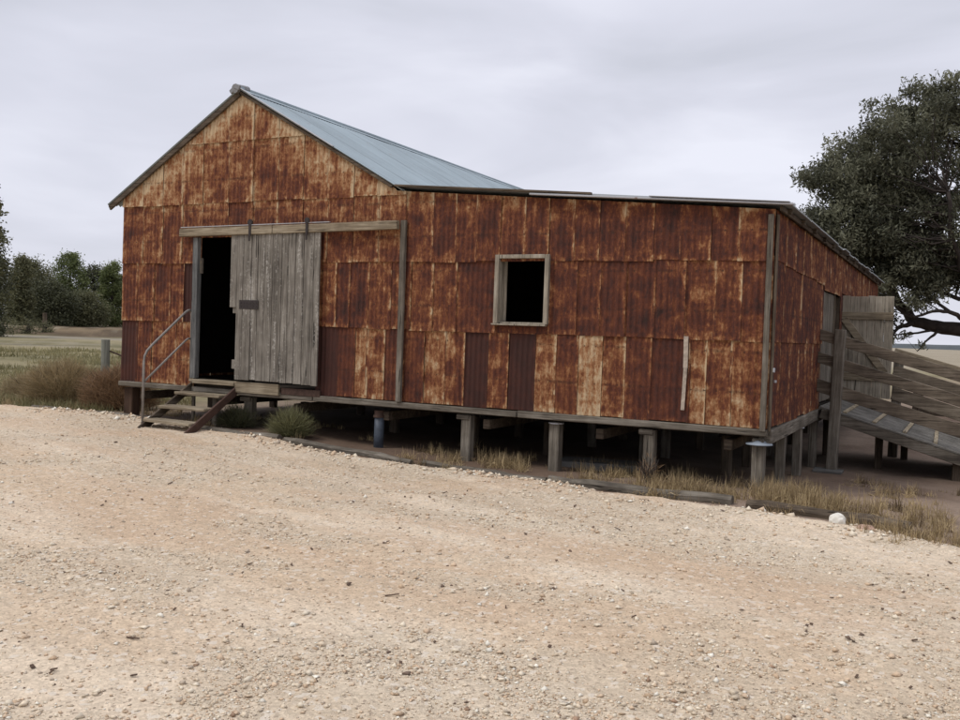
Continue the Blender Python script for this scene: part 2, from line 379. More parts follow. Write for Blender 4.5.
# ---- end wall (right), back, left ---------------------------------------------------------
def ew(A, Z, o): return (L + o, A, Z)
regs = []; y = 0.0; rr = random.Random(5)
etop = float(lean(L)) - .06
while y < LEN:
    y1 = min(LEN, y + rr.uniform(.60, .72))
    if 4.15 <= y1 and y < 4.2: y1 = 4.20
    if y >= 4.19 and y < 6.4: y1 = min(y1, 6.42)
    op = (y >= 4.19 and y1 <= 6.43)
    if not op:
        regs.append((y - .015, y1 + .015, -.03 + rr.uniform(-.02, .01), Z1 + .03, rr.choice([.36, .40, .30, .44]), rr.random(), 0, .004))
        regs.append((y - .015, y1 + .015, Z1 - .02, Z2 + .03 - .02 * y / 4, rr.choice([.30, .34, .38]), rr.random(), 0, .014))
    regs.append((y - .015, y1 + .015, (1.80 if op else Z2 - .02) + rr.uniform(-.012, .012) - (0 if op else .03 * min(y, 4) / 4), etop, rr.choice([.36, .40, .46, .54]), rr.random(), 0, .024))
    y = y1
corr_wall('end_wall', regs, ew, M_rust, shed, seg=6)
regs = [(a, a + .7, -.03, float(rake(0)) - .06, .45, rr.random(), 0, .004) for a in np.arange(0, LEN, .69)]
corr_wall('side_wall', regs, lambda A, Z, o: (-o, A, Z), M_rust, shed, seg=4, rows=5)
regs = [(a, min(a + .7, L), -.03, walltop, .40, rr.random(), 0, .004) for a in np.arange(0, L - .1, .69)]
corr_wall('back_wall', regs, lambda A, Z, o: (A, LEN + o, Z), M_rust, shed, seg=4, rows=5)

# ---- roof --------------------------------------------------------------------------------
def roof_plane(name, x0, x1, zf, y0, y1, mat, parent, seg=6, amp=.013, nseg=5, ragged=.02):
    n = int((y1 - y0) / .076 * seg) + 1; Y = np.linspace(y0, y1, n); t = np.linspace(0, 1, nseg)
    A, T = np.meshgrid(Y, t, indexing='ij')
    sheet = np.floor(A / .76); jit = (_h(sheet, sheet * 0, 3) - .5) * 2 * ragged
    xe = x1 + np.sign(x1 - x0) * jit
    X = x0 + (xe - x0) * T
    Z = zf(X) + amp * np.sin(A / .076 * 2 * math.pi) + .004 * (sheet % 2) + .02 * (fbm(A * .5, X * .7, 2, 6) - .5)
    V = np.stack([X, A, Z], -1).reshape(-1, 3)
    i, j = np.meshgrid(np.arange(n - 1), np.arange(nseg - 1), indexing='ij'); i = i.ravel(); j = j.ravel()
    F = np.stack([i * nseg + j, (i + 1) * nseg + j, (i + 1) * nseg + j + 1, i * nseg + j + 1], -1)
    return np_mesh(name, V, F, mat, parent, True)
roof = roof_plane('roof', RX, 5.46, lambda X: RZ + .03 - .552 * (X - RX), -.12, LEN + .15, M_roof, shed)
roof_plane('roof', RX, -.27, lambda X: RZ + .03 - .596 * (RX - X), -.12, LEN + .15, M_roof, shed)
M_roofu = galv('old_roof_iron', (.25, .26, .26), .6, .5)
roof_plane('lean_to_roof', 5.36, 10.62, lambda X: lean(X) + .012, -.10, LEN + .15, M_roofu, shed, ragged=.03)
m = MB(); m.tube([(RX, -.13, RZ + .045), (RX, 4, RZ + .05), (RX, 9, RZ + .045), (RX, LEN + .16, RZ + .05)], .035, 8)
for s_, sl in ((1, -.552), (-1, -.596)):
    d = Vector((s_, 0, sl)).normalized()
    m.beam(Vector((RX, -.13, RZ + .05)) + d * .09, Vector((RX, LEN + .16, RZ + .05)) + d * .09, .15, .006, up=d.cross(Vector((0, 1, 0))), bev=.001)
m.build('ridge_cap', M_roof, shed, smooth=False)
m = MB(); m.beam((RX - .14, -.145, RZ - .02), (RX - .02, -.14, RZ + .07), .03, .07, bev=.01); m.beam((RX - .05, -.15, RZ + .07), (RX + .05, -.145, RZ + .03), .04, .08, bev=.01)
m.tube([(RX - .04, -.16, RZ + .03), (RX - .02, .10, RZ + .06)], [.07, .06], 9)
m.build('ridge_end', galv('old_ridge_tin', (.24, .24, .24), .6, .5), shed)
# barge boards along the rake
m = MB(); m.beam((-.27, -.085, 2.82), (RX - .01, -.085, RZ - .03), .035, .085, bev=.006)
m.build('barge_board', W_dark['x'], shed)
m = MB(); m.beam((RX + .01, -.085, RZ - .02), (5.30, -.085, 2.94), .035, .045, bev=.006)
m.build('barge_board', W_dark['x'], shed)
m = MB(); m.beam((RX + .02, -.125, RZ + .045), (4.3, -.125, float(rake(4.3)) + .045), .05, .012, bev=.003)
m.build('flashing', M_flash, shed)
# lean-to roof front flashings
m = MB(); m.beam((5.36, -.115, float(lean(5.36)) + .012), (8.25, -.115, float(lean(8.25)) + .022), .05, .028, bev=.004); m.build('roof_edge_board', W_dark['x'], shed)
m = MB(); m.beam((7.42, -.125, float(lean(7.42)) - .022), (10.66, -.125, float(lean(10.66)) + .004), .07, .022, bev=.004)
m.beam((9.0, -.13, float(lean(9.0)) + .018), (10.62, -.13, float(lean(10.62)) + .026), .09, .010, bev=.003); m.build('flashing', M_flash, shed)
m = MB(); m.beam((10.52, -.08, etop + .012), (10.52, LEN, etop + .012), .03, .06, bev=.005); m.build('fascia_board', W_dark['y'], shed)
for k in range(14):
    m = MB(); m.beam((10.36, .3 + k * 1.02, etop + .03), (10.58, .3 + k * 1.02, etop + .015), .05, .06, bev=.004); m.build('rafter_end', W_dark['x'], shed)
# ---- trims, beams ----------------------------------------------------------
m = MB(); m.beam((5.50, -.075, -.04), (5.50, -.075, 2.47), .085, .045, up=(0, 1, 0), bev=.006, jit=.002); m.build('cover_board', W_grey['z'], shed)
m = MB(); m.beam((L - .03, -.06, -.06), (L - .03, -.06, etop - .05), .065, .035, up=(0, 1, 0), bev=.005, jit=.002)
m.build('corner_board', W_grey['z'], shed)
m = MB(); m.beam((L + .04, -.01, -.06), (L + .04, -.01, etop - .05), .05, .03, up=(1, 0, 0), bev=.005, jit=.002); m.build('corner_board', W_dark['z'], shed)
m = MB(); m.beam((L + .065, -.02, .62), (L + .065, -.02, .67), .05, .02, up=(1, 0, 0)); m.build('bracket', M_flash, shed)
m = MB(); m.tube([(L + .07, .06, .50), (L + .07, .06, .53)], .016, 8); m.build('bracket', M_flash, shed)
m = MB()
for (x0, x1) in ((-.02, 4.0), (4.01, 7.3), (7.31, L + .02)):
    m.beam((x0, -.005, -.080), (x1, -.005, -.080 + random.uniform(-.006, .006)), .11, .085, bev=.01, jit=.004)
m.build('floor_beam', W_grey['x'], shed)
m = MB(); m.beam((L - .02, .06, -.14), (L - .02, 4.05, -.12), .13, .17, bev=.012, jit=.006); m.beam((L - .02, 4.07, -.14), (L - .02, LEN, -.12), .13, .17, bev=.012, jit=.006); m.build('floor_beam', W_grey['y'], shed)
m = MB()
m.box((L / 2, LEN / 2, -.015), (L - .1, LEN - .1, .03), None, .002); m.build('floor', M_dark, shed)
m = MB()
for k in range(9): m.beam((.05, .8 + 1.6 * k, -.11), (L - .12, .8 + 1.6 * k, -.11), .09, .15)
for k in range(7): m.beam((.4 + 1.6 * k, .08, -.26), (.4 + 1.6 * k, LEN - .1, -.26), .10, .13)
m.build('floor_joist', W_dark['x'], shed)
M_blackout = plain('near_black_panel', (.018, .015, .013), .95, .3, 3)  # near-black panels, added inside only to keep the doorway and window dark
m = MB(); m.box((.12, LEN / 2, 1.4), (.02, LEN - .3, 2.7), None, .002); m.build('blackout_side_panel', M_blackout, shed)
m = MB(); m.box((L / 2, 6.0, 1.35), (L - .3, .02, 2.6), None, .002); m.build('blackout_cross_panel', M_blackout, shed)
# ---- stumps --------------------------------------------------------------------
def stump(x, y, w, mat, cap=None, top=-.15, round_=False, lab=None):
    zb = float(terrain(x, y)) - .12; m = MB()
    if round_: m.tube([(x, y, zb), (x + .005, y, top)], w / 2, 14)
    else: m.box((x, y, (zb + top) / 2), (w, w * random.uniform(.85, 1), top - zb), Matrix.Rotation(random.uniform(-.12, .12), 3, 'Z') @ Matrix.Rotation(random.uniform(-.012, .012), 3, 'X'), .012, .004)
    o = m.build('stump', mat, shed, smooth=round_)
    if lab: o['label'] = lab
    if cap:
        c = MB()
        if cap == 'disc': c.tube([(x, y, top - .075), (x, y, top - .062), (x, y, top - .05), (x, y, top - .02)], [.155, .15, .09, .06], 16); c.build('ant_cap', M_tin, o, True)
        elif cap == 'block': c.box((x - .04, y - .01, top - .03), (w * 1.35, w * 1.05, .07), None, .01); c.build('packing_block', W_grey['x'], o)
        elif cap == 'tin': c.tube([(x, y, top - .025), (x, y, top - .01)], w * .72, 12); c.build('ant_cap', M_flash, o)
        elif cap == 'collar': c.tube([(x, y, top - .04), (x, y, top - .03), (x, y, top)], [w * .62, w * .62, w * .6], 14); c.tube([(x, y, top), (x, y, top + .06)], w * .5, 12); c.build('collar', M_iron, o)
    return o
stump(.12, .12, .20, wood('brown_post', 'z', (.03, .018, .012), (.07, .042, .028), (.12, .08, .05)), None, lab='wide dark brown stump at the left corner')
stump(2.68, .12, .15, W_grey['z'], 'block')
stump(5.09, .08, .14, M_blue, 'collar', top=-.25, round_=True, lab='round blue painted steel pipe stump')
for x, w, c in ((6.52, .145, 'block'), (7.81, .14, 'tin'), (9.06, .135, 'block')): stump(x, .08, w, W_grey['z'], c)
stump(10.36, .06, .135, W_grey['z'], 'disc', top=-.15)
stump(10.40, 1.28, .12, W_grey['z'], None, -.20); stump(10.40, 2.66, .12, W_grey['z'], 'tin', -.20); stump(10.40, 4.2, .12, W_grey['z'], None, -.20); stump(10.40, 5.9, .12, W_dark['z'], None, -.2)
for j, yy in enumerate((1.75, 3.4, 5.2, 7.2, 9.4, 11.8)):
    for i, xx in enumerate((.3, 2.4, 4.2, 5.7, 7.1, 8.4, 9.6)):
        stump(xx + random.uniform(-.1, .1), yy + random.uniform(-.1, .1), .13, random.choice([W_dark['z'], W_grey['z'], W_dark['z']]), None, -.32)
# ---- doorway, sliding door ---------------------------------------------------------
fr = MB(); fr.beam((1.675, -.055, .09), (1.675, -.055, 2.30), .11, .09, up=(0, 1, 0), bev=.006, jit=.002)
fr.build('door_frame', wood('blue_grey_timber', 'z', (.045, .045, .044), (.115, .117, .114), (.22, .22, .21)), shed)
m = MB(); m.box((1.750, -.03, 1.86), (.035, .05, .24), None, .004); m.build('door_stop', W_grey['z'], shed)
m = MB(); m.box((2.12, -.02, .045), (.86, .20, .06), None, .008); m.build('threshold', W_tan['x'], shed)
m = MB(); m.box((2.97, -.075, .005), (.86, .05, .17), None, .006, .003); m.build('sill_board', W_tan['x'], shed)
m = MB(); m.box((3.78, -.05, -.01), (.72, .03, .10), None, .005, .003); m.build('sill_board', M_iron, shed)
m = MB(); m.beam((1.38, -.125, 2.375), (3.25, -.125, 2.385), .07, .125, bev=.007, jit=.003); m.beam((3.255, -.122, 2.385), (5.44, -.122, 2.405), .07, .12, bev=.007, jit=.003)
beam = m.build('door_track', W_tan['x'], shed)
m = MB(); m.beam((1.42, -.15, 2.452), (4.3, -.15, 2.470), .03, .012, bev=.002); m.build('rail', M_flash, beam)
# opening below: black interior helped by the near-black panels added inside
X0, X1 = 2.43, 4.13; ws = []; x = X0
while x < X1 - .05:
    w = random.uniform(.09, .19); ws.append((x, min(X1, x + w))); x += w
m = MB()
for k, (a, b) in enumerate(ws):
    z0 = .12 + random.uniform(-.012, .012) if k > 0 else 1.22; z1 = 2.335
    if k == len(ws) - 1: z0 = .10
    m.box(((a + b) / 2, -.115 + random.uniform(-.004, .004), (z0 + z1) / 2), (b - a - .006, .026, z1 - z0), Matrix.Rotation(random.uniform(-.003, .003), 3, 'Y'), .004, .001)
m.box((3.25, -.09, .35), (1.55, .02, .14), None, .004); m.box((3.25, -.09, 1.2), (1.55, .02, .14), None, .004); m.box((3.25, -.09, 2.15), (1.55, .02, .14), None, .004)
door = m.build('sliding_door', W_door, shed)
m = MB(); m.box((2.82, -.133, 1.265), (.37, .010, .135), None, .003); 
for i in range(6):
    for j in range(2): m.box((2.67 + i * .06, -.139, 1.24 + j * .05), (.02, .006, .012), None, .001)
m.build('metal_plate', M_blackiron, door)
for xx in (2.83, 3.90):
    m = MB(); m.box((xx, -.165, 2.39), (.045, .012, .19), None, .003); m.tube([(xx, -.172, 2.50), (xx, -.15, 2.50)], .045, 12); m.box((xx, -.172, 2.28), (.03, .008, .12), None, .002)
    m.build('hanger', M_blackiron, door)
# ---- window opening --------------------------------------------------------------------
win = MB(); x0, x1, z0, z1 = 6.93, 7.70, 1.09, 1.985
win.box((x0 + .03, -.065, (z0 + z1) / 2), (.06, .05, z1 - z0), None, .005, .002); win.box((x1 - .03, -.065, (z0 + z1) / 2), (.06, .05, z1 - z0), None, .005, .002)
win.box(((x0 + x1) / 2, -.066, z1 - .025), (x1 - x0 - .125, .05, .05), None, .005, .002); win.box(((x0 + x1) / 2 - .02, -.07, z0 - .012), (x1 - x0, .08, .022), None, .004, .002)
win.box((x0 + .055, .04, (z0 + z1) / 2), (.03, .15, z1 - z0 - .02), None, .003); win.box((x1 - .055, .04, (z0 + z1) / 2), (.03, .15, z1 - z0 - .02), None, .003)
win.box(((x0 + x1) / 2, .04, z1 - .035), (x1 - x0 - .15, .15, .03), None, .003); win.box(((x0 + x1) / 2, .04, z0 + .012), (x1 - x0 - .15, .15, .024), None, .003)
win.box((x0 + .09, .07, (z0 + z1) / 2), (.035, .03, z1 - z0 - .06), None, .003)
win.build('window_frame', W_gate, shed)
# ---- end doorway -------------------------------------------------------------
m = MB(); yy = 4.22
for k in range(9):
    m.box((L - .01, yy + .08, .92), (.025, .15, 1.74), None, .004, .002); yy += .165
m.build('door_leaf', W_grey['z'], shed)['label'] = 'grey plank door leaf closed in the end doorway'
for yy, w_ in ((4.20, .05), (5.76, .05), (6.42, .07)):
    m = MB(); m.box((L - .025, yy, .90), (.08, w_, 1.80), None, .005); m.build('door_post', W_dark['z'], shed)
m = MB(); x = L + .06
gx1 = 11.33; k = 0
while x < gx1 - .04:
    w = random.uniform(.11, .16); b = min(gx1, x + w); m.box(((x + b) / 2, 6.45, .94), (b - x - .003, .025, 1.76 + random.uniform(-.02, .02)), None, .004, .001); x = b
leaf = m.build('door_leaf', W_gate, shed); leaf['label'] = 'pale plank door leaf standing open over the ramp'
m = MB(); m.box(((L + gx1) / 2 + .03, 6.42, 1.48), (gx1 - L - .06, .03, .13), None, .004); m.box(((L + gx1) / 2 + .03, 6.42, .42), (gx1 - L - .06, .03, .13), None, .004)
m.beam((L + .1, 6.40, 1.42), (gx1 - .1, 6.40, .5), .03, .12, bev=.004); m.build('brace', W_tan['x'], leaf)

# ------------------------------------------------------------------ steps
st = thing('timber_steps', (2.05, -.6, -.65), 'four open timber treads climbing to the shed door, with bent pipe handrail', 'steps')
for k in range(4):
    m = MB(); zf = .075 - .19 * k; yf = -.10 - .30 * k
    m.box((2.07, yf + .12, zf - .02), (.92, .26, .045), Matrix.Rotation(random.uniform(-.015, .015), 3, 'Y'), .008, .004); m.build('tread', W_tan['x'], st)
for x in (1.60, 2.55):
    m = MB(); m.beam((x, .02, -.01), (x, -1.12, -.70), .04, .12, bev=.006); m.build('stringer', W_dark['y'] if x < 2 else plain('brown_stringer', (.07, .04, .03), .85, .3, 8), st)
for x_, w_ in ((2.2, .10), (1.72, .05)):
    m = MB(); m.box((x_, -.10, -.42), (w_, w_, .56)); m.build('support_post', W_grey['z'], st)
m = MB(); hx = 1.56
pts = [(hx, -.97, -.70), (hx, -.97, .36), (hx, -.955, .44), (hx, -.91, .52), (hx, -.80, .62), (hx, -.16, 1.12), (hx, -.10, 1.155), (hx, -.06, 1.16), (hx, -.03, 1.13), (hx, -.02, 1.06), (hx, -.02, .06)]
m.tube(pts, .019, 10); m.build('handrail', M_pipe, st, True)
m = MB(); m.tube([(hx, -.95, .06), (hx, -.14, .68), (hx, -.09, .71), (hx, -.03, .71)], .016, 10); m.build('handrail', M_pipe, st, True)

# ------------------------------------------------------------------ ramp
W_rail = wood('rail_timber', 'x', (.038, .030, .022), (.135, .108, .080), (.27, .225, .17))
W_cleat = wood('cleat_timber', 'y', (.13, .105, .07), (.34, .28, .19), (.52, .45, .33))
rp = thing('loading_ramp', (11.8, 5.2, -.9), 'sloping timber stock ramp with plank side rails and pale cleats beside the shed', 'ramp')
sl = -.286; XE = 13.75
def rz(x, z0): return z0 + sl * (x - 10.46)
m = MB()
for yy in (4.03, 5.2, 6.38): m.beam((10.52, yy, rz(10.52, -.075)), (XE, yy, rz(XE, -.075)), .06, .15, bev=.008, jit=.003)
m.build('side_beam', W_grey['x'], rp)
m = MB(); yy = 4.0
k = 0; yy = 3.99
while yy < 6.42:
    m.beam((10.50, yy + .1, rz(10.50, .018)), (XE, yy + .1, rz(XE, .018) + random.uniform(-.006, .006)), .192, .03, bev=.005, jit=.002); yy += .2
m.build('deck', wood('deck_planks', 'x', (.04, .037, .032), (.14, .130, .112), (.29, .27, .235)), rp)
for k in range(8):
    xx = 10.85 + k * .42
    m = MB(); m.beam((xx, 4.12 + random.uniform(-.03, .03), rz(xx, .048)), (xx + random.uniform(-.03, .03), 6.3, rz(xx, .048)), .055, .028, up=(.27, 0, 1), bev=.004); m.build('cleat', W_cleat, rp)
for (z0, w) in ((1.115, .16), (.765, .16), (.34, .19)):
    m = MB(); m.beam((10.42, 4.0, z0 + .004), (XE, 4.0, rz(XE, z0) + .01), .032, w, bev=.006, jit=.004); m.build('rail', W_rail, rp)
for (z0, w) in ((1.115, .16), (.80, .2), (.42, .22)):
    m = MB(); m.beam((11.36, 6.5, rz(11.36, z0)), (XE, 6.5, rz(XE, z0) + random.uniform(-.03, .03)), .035, w, bev=.006, jit=.004); m.build('rail', W_rail if z0 < 1 else W_tan['x'], rp)
for x, y, h in ((10.74, 3.93, 1.19), (12.9, 3.93, .62), (11.42, 6.56, .9), (12.95, 6.56, .6)):
    m = MB(); zb = float(terrain(x, y)) - .15; m.box((x, y, (h + zb) / 2), (.15, .11, h - zb), Matrix.Rotation(.02, 3, 'Y') @ Matrix.Rotation(-.05, 3, 'Z'), .01, .003); m.build('post', W_grey['z'], rp)
for x, y in ((11.3, 4.9), (11.6, 6.3), (12.4, 4.2), (12.5, 6.3)):
    m = MB(); zb = float(terrain(x, y)) - .1; h = rz(x, -.15); m.box((x, y, (h + zb) / 2), (.11, .11, max(.05, h - zb)), None, .01, .003); m.build('support_post', W_dark['z'], rp)

# ------------------------------------------------------------------ yard fence behind the ramp
def post_rail(name, a, b, n, h, rails, mats, label, cat):
    A = Vector(a); B = Vector(b); t = thing(name, ((A + B) / 2).to_tuple(), label, cat)
    for k in range(n):
        p = A.lerp(B, k / (n - 1)); z = float(terrain(p.x, p.y)); m = MB(); m.box((p.x, p.y, z + h / 2 - .1), (.14, .14, h + .2), Matrix.Rotation(random.uniform(-.2, .2), 3, 'Z') @ Matrix.Rotation(random.uniform(-.04, .04), 3, 'X'), .015, .005); m.build('post', mats['z'], t)
    dn = (B - A).normalized().cross(Vector((0, 0, 1))) * -.09
    for k in range(n - 1):
        for r in rails:
            p = A.lerp(B, k / (n - 1)); q = A.lerp(B, (k + 1) / (n - 1))
            zp = float(terrain(p.x, p.y)) + r + random.uniform(-.05, .05); zq = float(terrain(q.x, q.y)) + r + random.uniform(-.05, .05)
            m = MB(); m.beam((p.x + dn.x, p.y + dn.y, zp), (q.x + dn.x, q.y + dn.y, zq), .035, .15, bev=.006, jit=.004); m.build('rail', mats['x'], t)
    return t
post_rail('yard_fence', (11.6, 10.2, -.9), (19.5, 9.0, -.9), 5, 1.15, (.3, .62, .95), W_dark, 'dark timber post and rail yard fence behind the ramp', 'fence')

# ------------------------------------------------------------------ gravel-edge logs, slab, stone
def log(a, b, w, h, label, mat=None, name='border_log', cat='log'):
    xa, ya = a; xb, yb = b; za = float(terrain(xa, ya)) + h * .25; zb = float(terrain(xb, yb)) + h * .25
    n = 9; pts = []; rs = []
    for k in range(n):
        t = k / (n - 1); wob = .025 * math.sin(t * 7 + xa)
        pts.append((xa + (xb - xa) * t + wob * .3, ya + (yb - ya) * t + wob, za + (zb - za) * t + .01 * math.sin(t * 11 + xb))); rs.append(w * (.46 + .05 * math.sin(t * 23 + xa)))
    m = MB(); m.tube(pts, rs, 7); o = m.build(name, mat or W_grey['x'], None, False)
    c = sum((Vector(p) for p in pts), Vector()) / n
    me = o.data
    for v in me.vertices: v.co -= c
    o.location = c
    return meta(o, label, cat, 'old logs edging the gravel')
log((-2.2, .02), (.9, -.02), .09, .06, 'thin grey log lying left of the steps foot')
log((1.95, -.62), (3.9, -.66), .13, .10, 'grey log lying just right of the steps foot')
log((4.0, -.62), (6.2, -.78), .11, .08, 'low grey log lying in front of the blue stump')
log((6.3, -.72), (8.1, -.88), .09, .07, 'thin half buried log below the window, between two square stumps')
log((8.15, -.92), (10.3, -1.0), .14, .12, 'thick grey log lying left of the corner stump')
log((10.5, -1.12), (12.05, -1.32), .15, .13, 'thick dark grey log lying behind the white stone', W_dark['x'])
def blob(name, loc, sx, sy, sz, mat, seed, label, cat):
    import bmesh
    bm = bmesh.new(); bmesh.ops.create_icosphere(bm, subdivisions=3, radius=1)
    for v in bm.verts:
        n = float(fbm(v.co.x * 1.6 + seed, v.co.y * 1.6 + v.co.z * 2.1, 3, seed)); v.co *= .75 + .5 * n
        v.co.x *= sx; v.co.y *= sy; v.co.z *= sz
    me = bpy.data.meshes.new(name); bm.to_mesh(me); bm.free(); o = link_mesh(name, me, mat); o.location = loc; return meta(o, label, cat)
blob('stone', (11.42, -1.62, -.70), .075, .06, .075, M_stone, 5, 'chunky white stone at the gravel edge near the right corner stump', 'stone')
blob('stone', (11.68, -1.72, -.74), .09, .06, .05, plain('pink_stone', (.40, .27, .20), .9, .2, 20), 8, 'low pinkish stone just right of the white stone', 'stone')
m = MB(); m.box((0, 0, 0), (1.3, .7, .12), Matrix.Rotation(.2, 3, 'Z'), .02, .01); o = m.build('concrete_slab', M_concrete); o.location = (8.2, .95, float(terrain(8.2, .95)) + .04); meta(o, 'flat grey slab lying on the ground under the shed', 'slab')
m = MB(); m.box((0, 0, 0), (.42, .30, .05), None, .01, .004); o = m.build('concrete_slab', M_concrete); o.location = (10.68, 3.86, float(terrain(10.68, 3.86)) + .025); meta(o, 'small flat pad at the foot of the ramp post', 'slab')

# ------------------------------------------------------------------ left field posts
def fpost(x, y, h, w, mat, label, stay=None):
    z = float(terrain(x, y)); t = thing('fence_post', (x, y, z), label, 'post')
    m = MB(); m.tube([(x, y, z - .2), (x + .01, y, z + h * .5), (x, y, z + h)], [w * .52, w * .5, w * .48], 12); m.build('post', mat, t, False)
    if stay: m = MB(); m.tube([(x, y, z + h * .8), (x + stay[0], y + stay[1], z + .05)], .018, 8); m.build('stay', M_iron, t)
fpost(-5.6, 4.45, 1.16, .21, wood('pale_post', 'z', (.11, .11, .09), (.20, .20, .165), (.32, .32, .27)), 'thick pale fence post with a thin stay left of the shed', (2.2, 1.1))
D110 = (-84.7, 63.2); fpost(D110[0], D110[1], 1.9, .5, W_dark['z'], 'distant dark strainer post by the brown bank')

# ------------------------------------------------------------------ terrain mesh
def polar(radii, angs):
    R, A = np.meshgrid(radii, angs, indexing='ij')
    X = CAM[0] + R * np.sin(A); Y = CAM[1] + R * np.cos(A); n, k = R.shape
    i, j = np.meshgrid(np.arange(n - 1), np.arange(k - 1), indexing='ij'); i = i.ravel(); j = j.ravel()
    F = np.stack([i * k + j, i * k + j + 1, (i + 1) * k + j + 1, (i + 1) * k + j], -1)
    return X, Y, F
yaw = -.479
def angs(nf, nc):
    f = np.linspace(yaw - .62, yaw + .62, nf); c = np.linspace(yaw + .62, yaw - .62 + 2 * math.pi, nc)[1:]
    return np.concatenate([f, c])
rad = np.concatenate([[.01, 1.5], np.geomspace(3, 60, 220), np.geomspace(62, 4000, 90)])
X, Y, F = polar(rad, angs(420, 120)); Z = terrain(X, Y)
D, a = depth_lat(X, Y); R = np.hypot(D, a)
Z = Z - .16 * sstep(-.02, .35, yedge(X) - Y + .35 * (fbm(X * 1.1, Y * 1.1, 4, 12) - .5))
n1 = fbm(X / 3, Y / 3, 4, 31); n2 = fbm(X / 14, Y / 9, 4, 32)
def C3(*c): return np.array(c)[None, None, :]
def lerp(a_, b_, t): return a_ * (1 - t[..., None]) + b_ * t[..., None]
grass = lerp(C3(.120, .108, .052), C3(.25, .212, .125), sstep(.35, .65, n1 * .5 + n2 * .5))
dirt = lerp(C3(.13, .088, .062), C3(.24, .18, .135), sstep(.3, .7, n1))
hay = lerp(C3(.33, .285, .21), C3(.24, .20, .14), n2)
near = (sstep(-2.2, .5, X) * sstep(14.5, 12.5, X) * sstep(17, 13, Y))
near = np.maximum(near, sstep(9, 11, X) * sstep(75, 45, R))
col = lerp(grass, dirt, near)
col = lerp(col, hay, sstep(.10, .18, a / np.maximum(D, 1)) * sstep(60, 90, D) * (D > 0))
lf = sstep(0, -.1, a / np.maximum(D, 1)) * (D > 0)
col = lerp(col, lerp(C3(.085, .060, .036), C3(.17, .125, .075), sstep(.45, .62, fbm(X / 9, Y / 4, 4, 77)) + 0 * X), sstep(97, 100, D) * sstep(400, 120, D) * lf)
col = lerp(col, C3(.22, .195, .150) + 0 * grass, sstep(84, 88, D) * sstep(97, 94, D) * lf)
track = sstep(.58, .66, fbm(X / 12, Y / 3, 3, 50)) * sstep(20, 30, D)
col = lerp(col, C3(.27, .235, .17) + 0 * grass, track * .6 * lf)
M_ground = attrmat('dirt_and_dry_grass', .97, 18, .42)
o = np_mesh('ground', np.stack([X, Y, Z], -1).reshape(-1, 3), F, M_ground, None, True, col.reshape(-1, 3)); meta(o, kind='structure')

# gravel yard
rad = np.concatenate([[.01, 1.5, 2.5], np.geomspace(3.2, 22, 620), np.geomspace(23, 90, 50)])
X, Y, F = polar(rad, angs(760, 60)); D, a = depth_lat(X, Y)
e = yedge(X) - Y + .35 * (fbm(X * 1.1, Y * 1.1, 4, 12) - .5) + .10 * (fbm(X * 7, Y * 7, 2, 14) - .5)
base = gz(X, Y) + .05 * (fbm(X * 1.3, Y * 1.3, 4, 3) - .5) + .08 * (fbm(X / 2.5, Y / 2.5, 4, 9) - .5) * sstep(1, 8, np.hypot(D, a) - 8)
rough = sstep(.40, .62, fbm(X * .8, Y * 1.6, 4, 40))
Z = base + .012 + .03 * (fbm(X * 2.2, Y * 2.2, 3, 44) - .5) + (.008 + .012 * rough) * (fbm(X * 14, Y * 14, 4, 45) - .5) + .055 * (fbm(X * .45, Y * .9, 3, 46) - .5) + .03 * sstep(.5, .1, e)
Z = Z - .22 * sstep(.10, -.12, e)
Z = np.where(np.hypot(D, a) > 0, Z, Z)
keep = (e > -.6).reshape(-1)[F].any(1); F = F[keep]
pt = sstep(.35, .65, fbm(X * .4 + 3 - Y * .15, Y * 1.5 + X * .25, 5, 61)); pk = sstep(.48, .70, fbm(X * .35, Y * 1.7 + X * .3 + 9, 5, 62))
c0 = lerp(C3(.55, .422, .292), C3(.635, .52, .385), pt); c0 = lerp(c0, C3(.51, .375, .255) + 0 * c0, pk * .65); c0 = lerp(c0, C3(.53, .445, .33) + 0 * c0, rough * .55)
M_gravel = NT('limestone_gravel', .95, .12); m = M_gravel; c = m.coord()
at = m.new('ShaderNodeAttribute', attribute_name='tone')
vo = m.new('ShaderNodeTexVoronoi'); m.lk(c, vo.inputs['Vector']); vo.inputs['Scale'].default_value = 75
vs = m.new('ShaderNodeSeparateColor'); m.lk(vo.outputs['Color'], vs.inputs[0])
vo2 = m.new('ShaderNodeTexVoronoi'); m.lk(c, vo2.inputs['Vector']); vo2.inputs['Scale'].default_value = 30
vs2 = m.new('ShaderNodeSeparateColor'); m.lk(vo2.outputs['Color'], vs2.inputs[0])
nn = m.noise(c, 7, 6, .7); nf = m.noise(c, 160, 3, .6)
k = m.math('ADD', m.math('MULTIPLY', vs.outputs[0], .30), m.math('ADD', m.math('MULTIPLY', vs2.outputs[0], .16), m.math('ADD', m.math('MULTIPLY', nn, .42), m.math('MULTIPLY', nf, .26))))
k = m.math('ADD', k, .42)
cc = m.new('ShaderNodeCombineColor')
for i in range(3): m.lk(k, cc.inputs[i])
col = m.mix(1.0, at.outputs['Color'], cc.outputs[0], 'MULTIPLY')
sel = m.smooth(vs.outputs[1], .955, .98); col = m.mix(m.math('MULTIPLY', sel, .6), col, (.22, .16, .12))
sel2 = m.smooth(vs2.outputs[1], .90, .94); col = m.mix(m.math('MULTIPLY', sel2, .55), col, (.70, .63, .53))
m.base(col); m.bump(m.math('ADD', m.math('MULTIPLY', vs.outputs[0], .5), nf), .007, .9)
o = np_mesh('gravel_yard', np.stack([X, Y, Z], -1).reshape(-1, 3), F, M_gravel.m, None, True, c0.reshape(-1, 3)); meta(o, kind='structure')
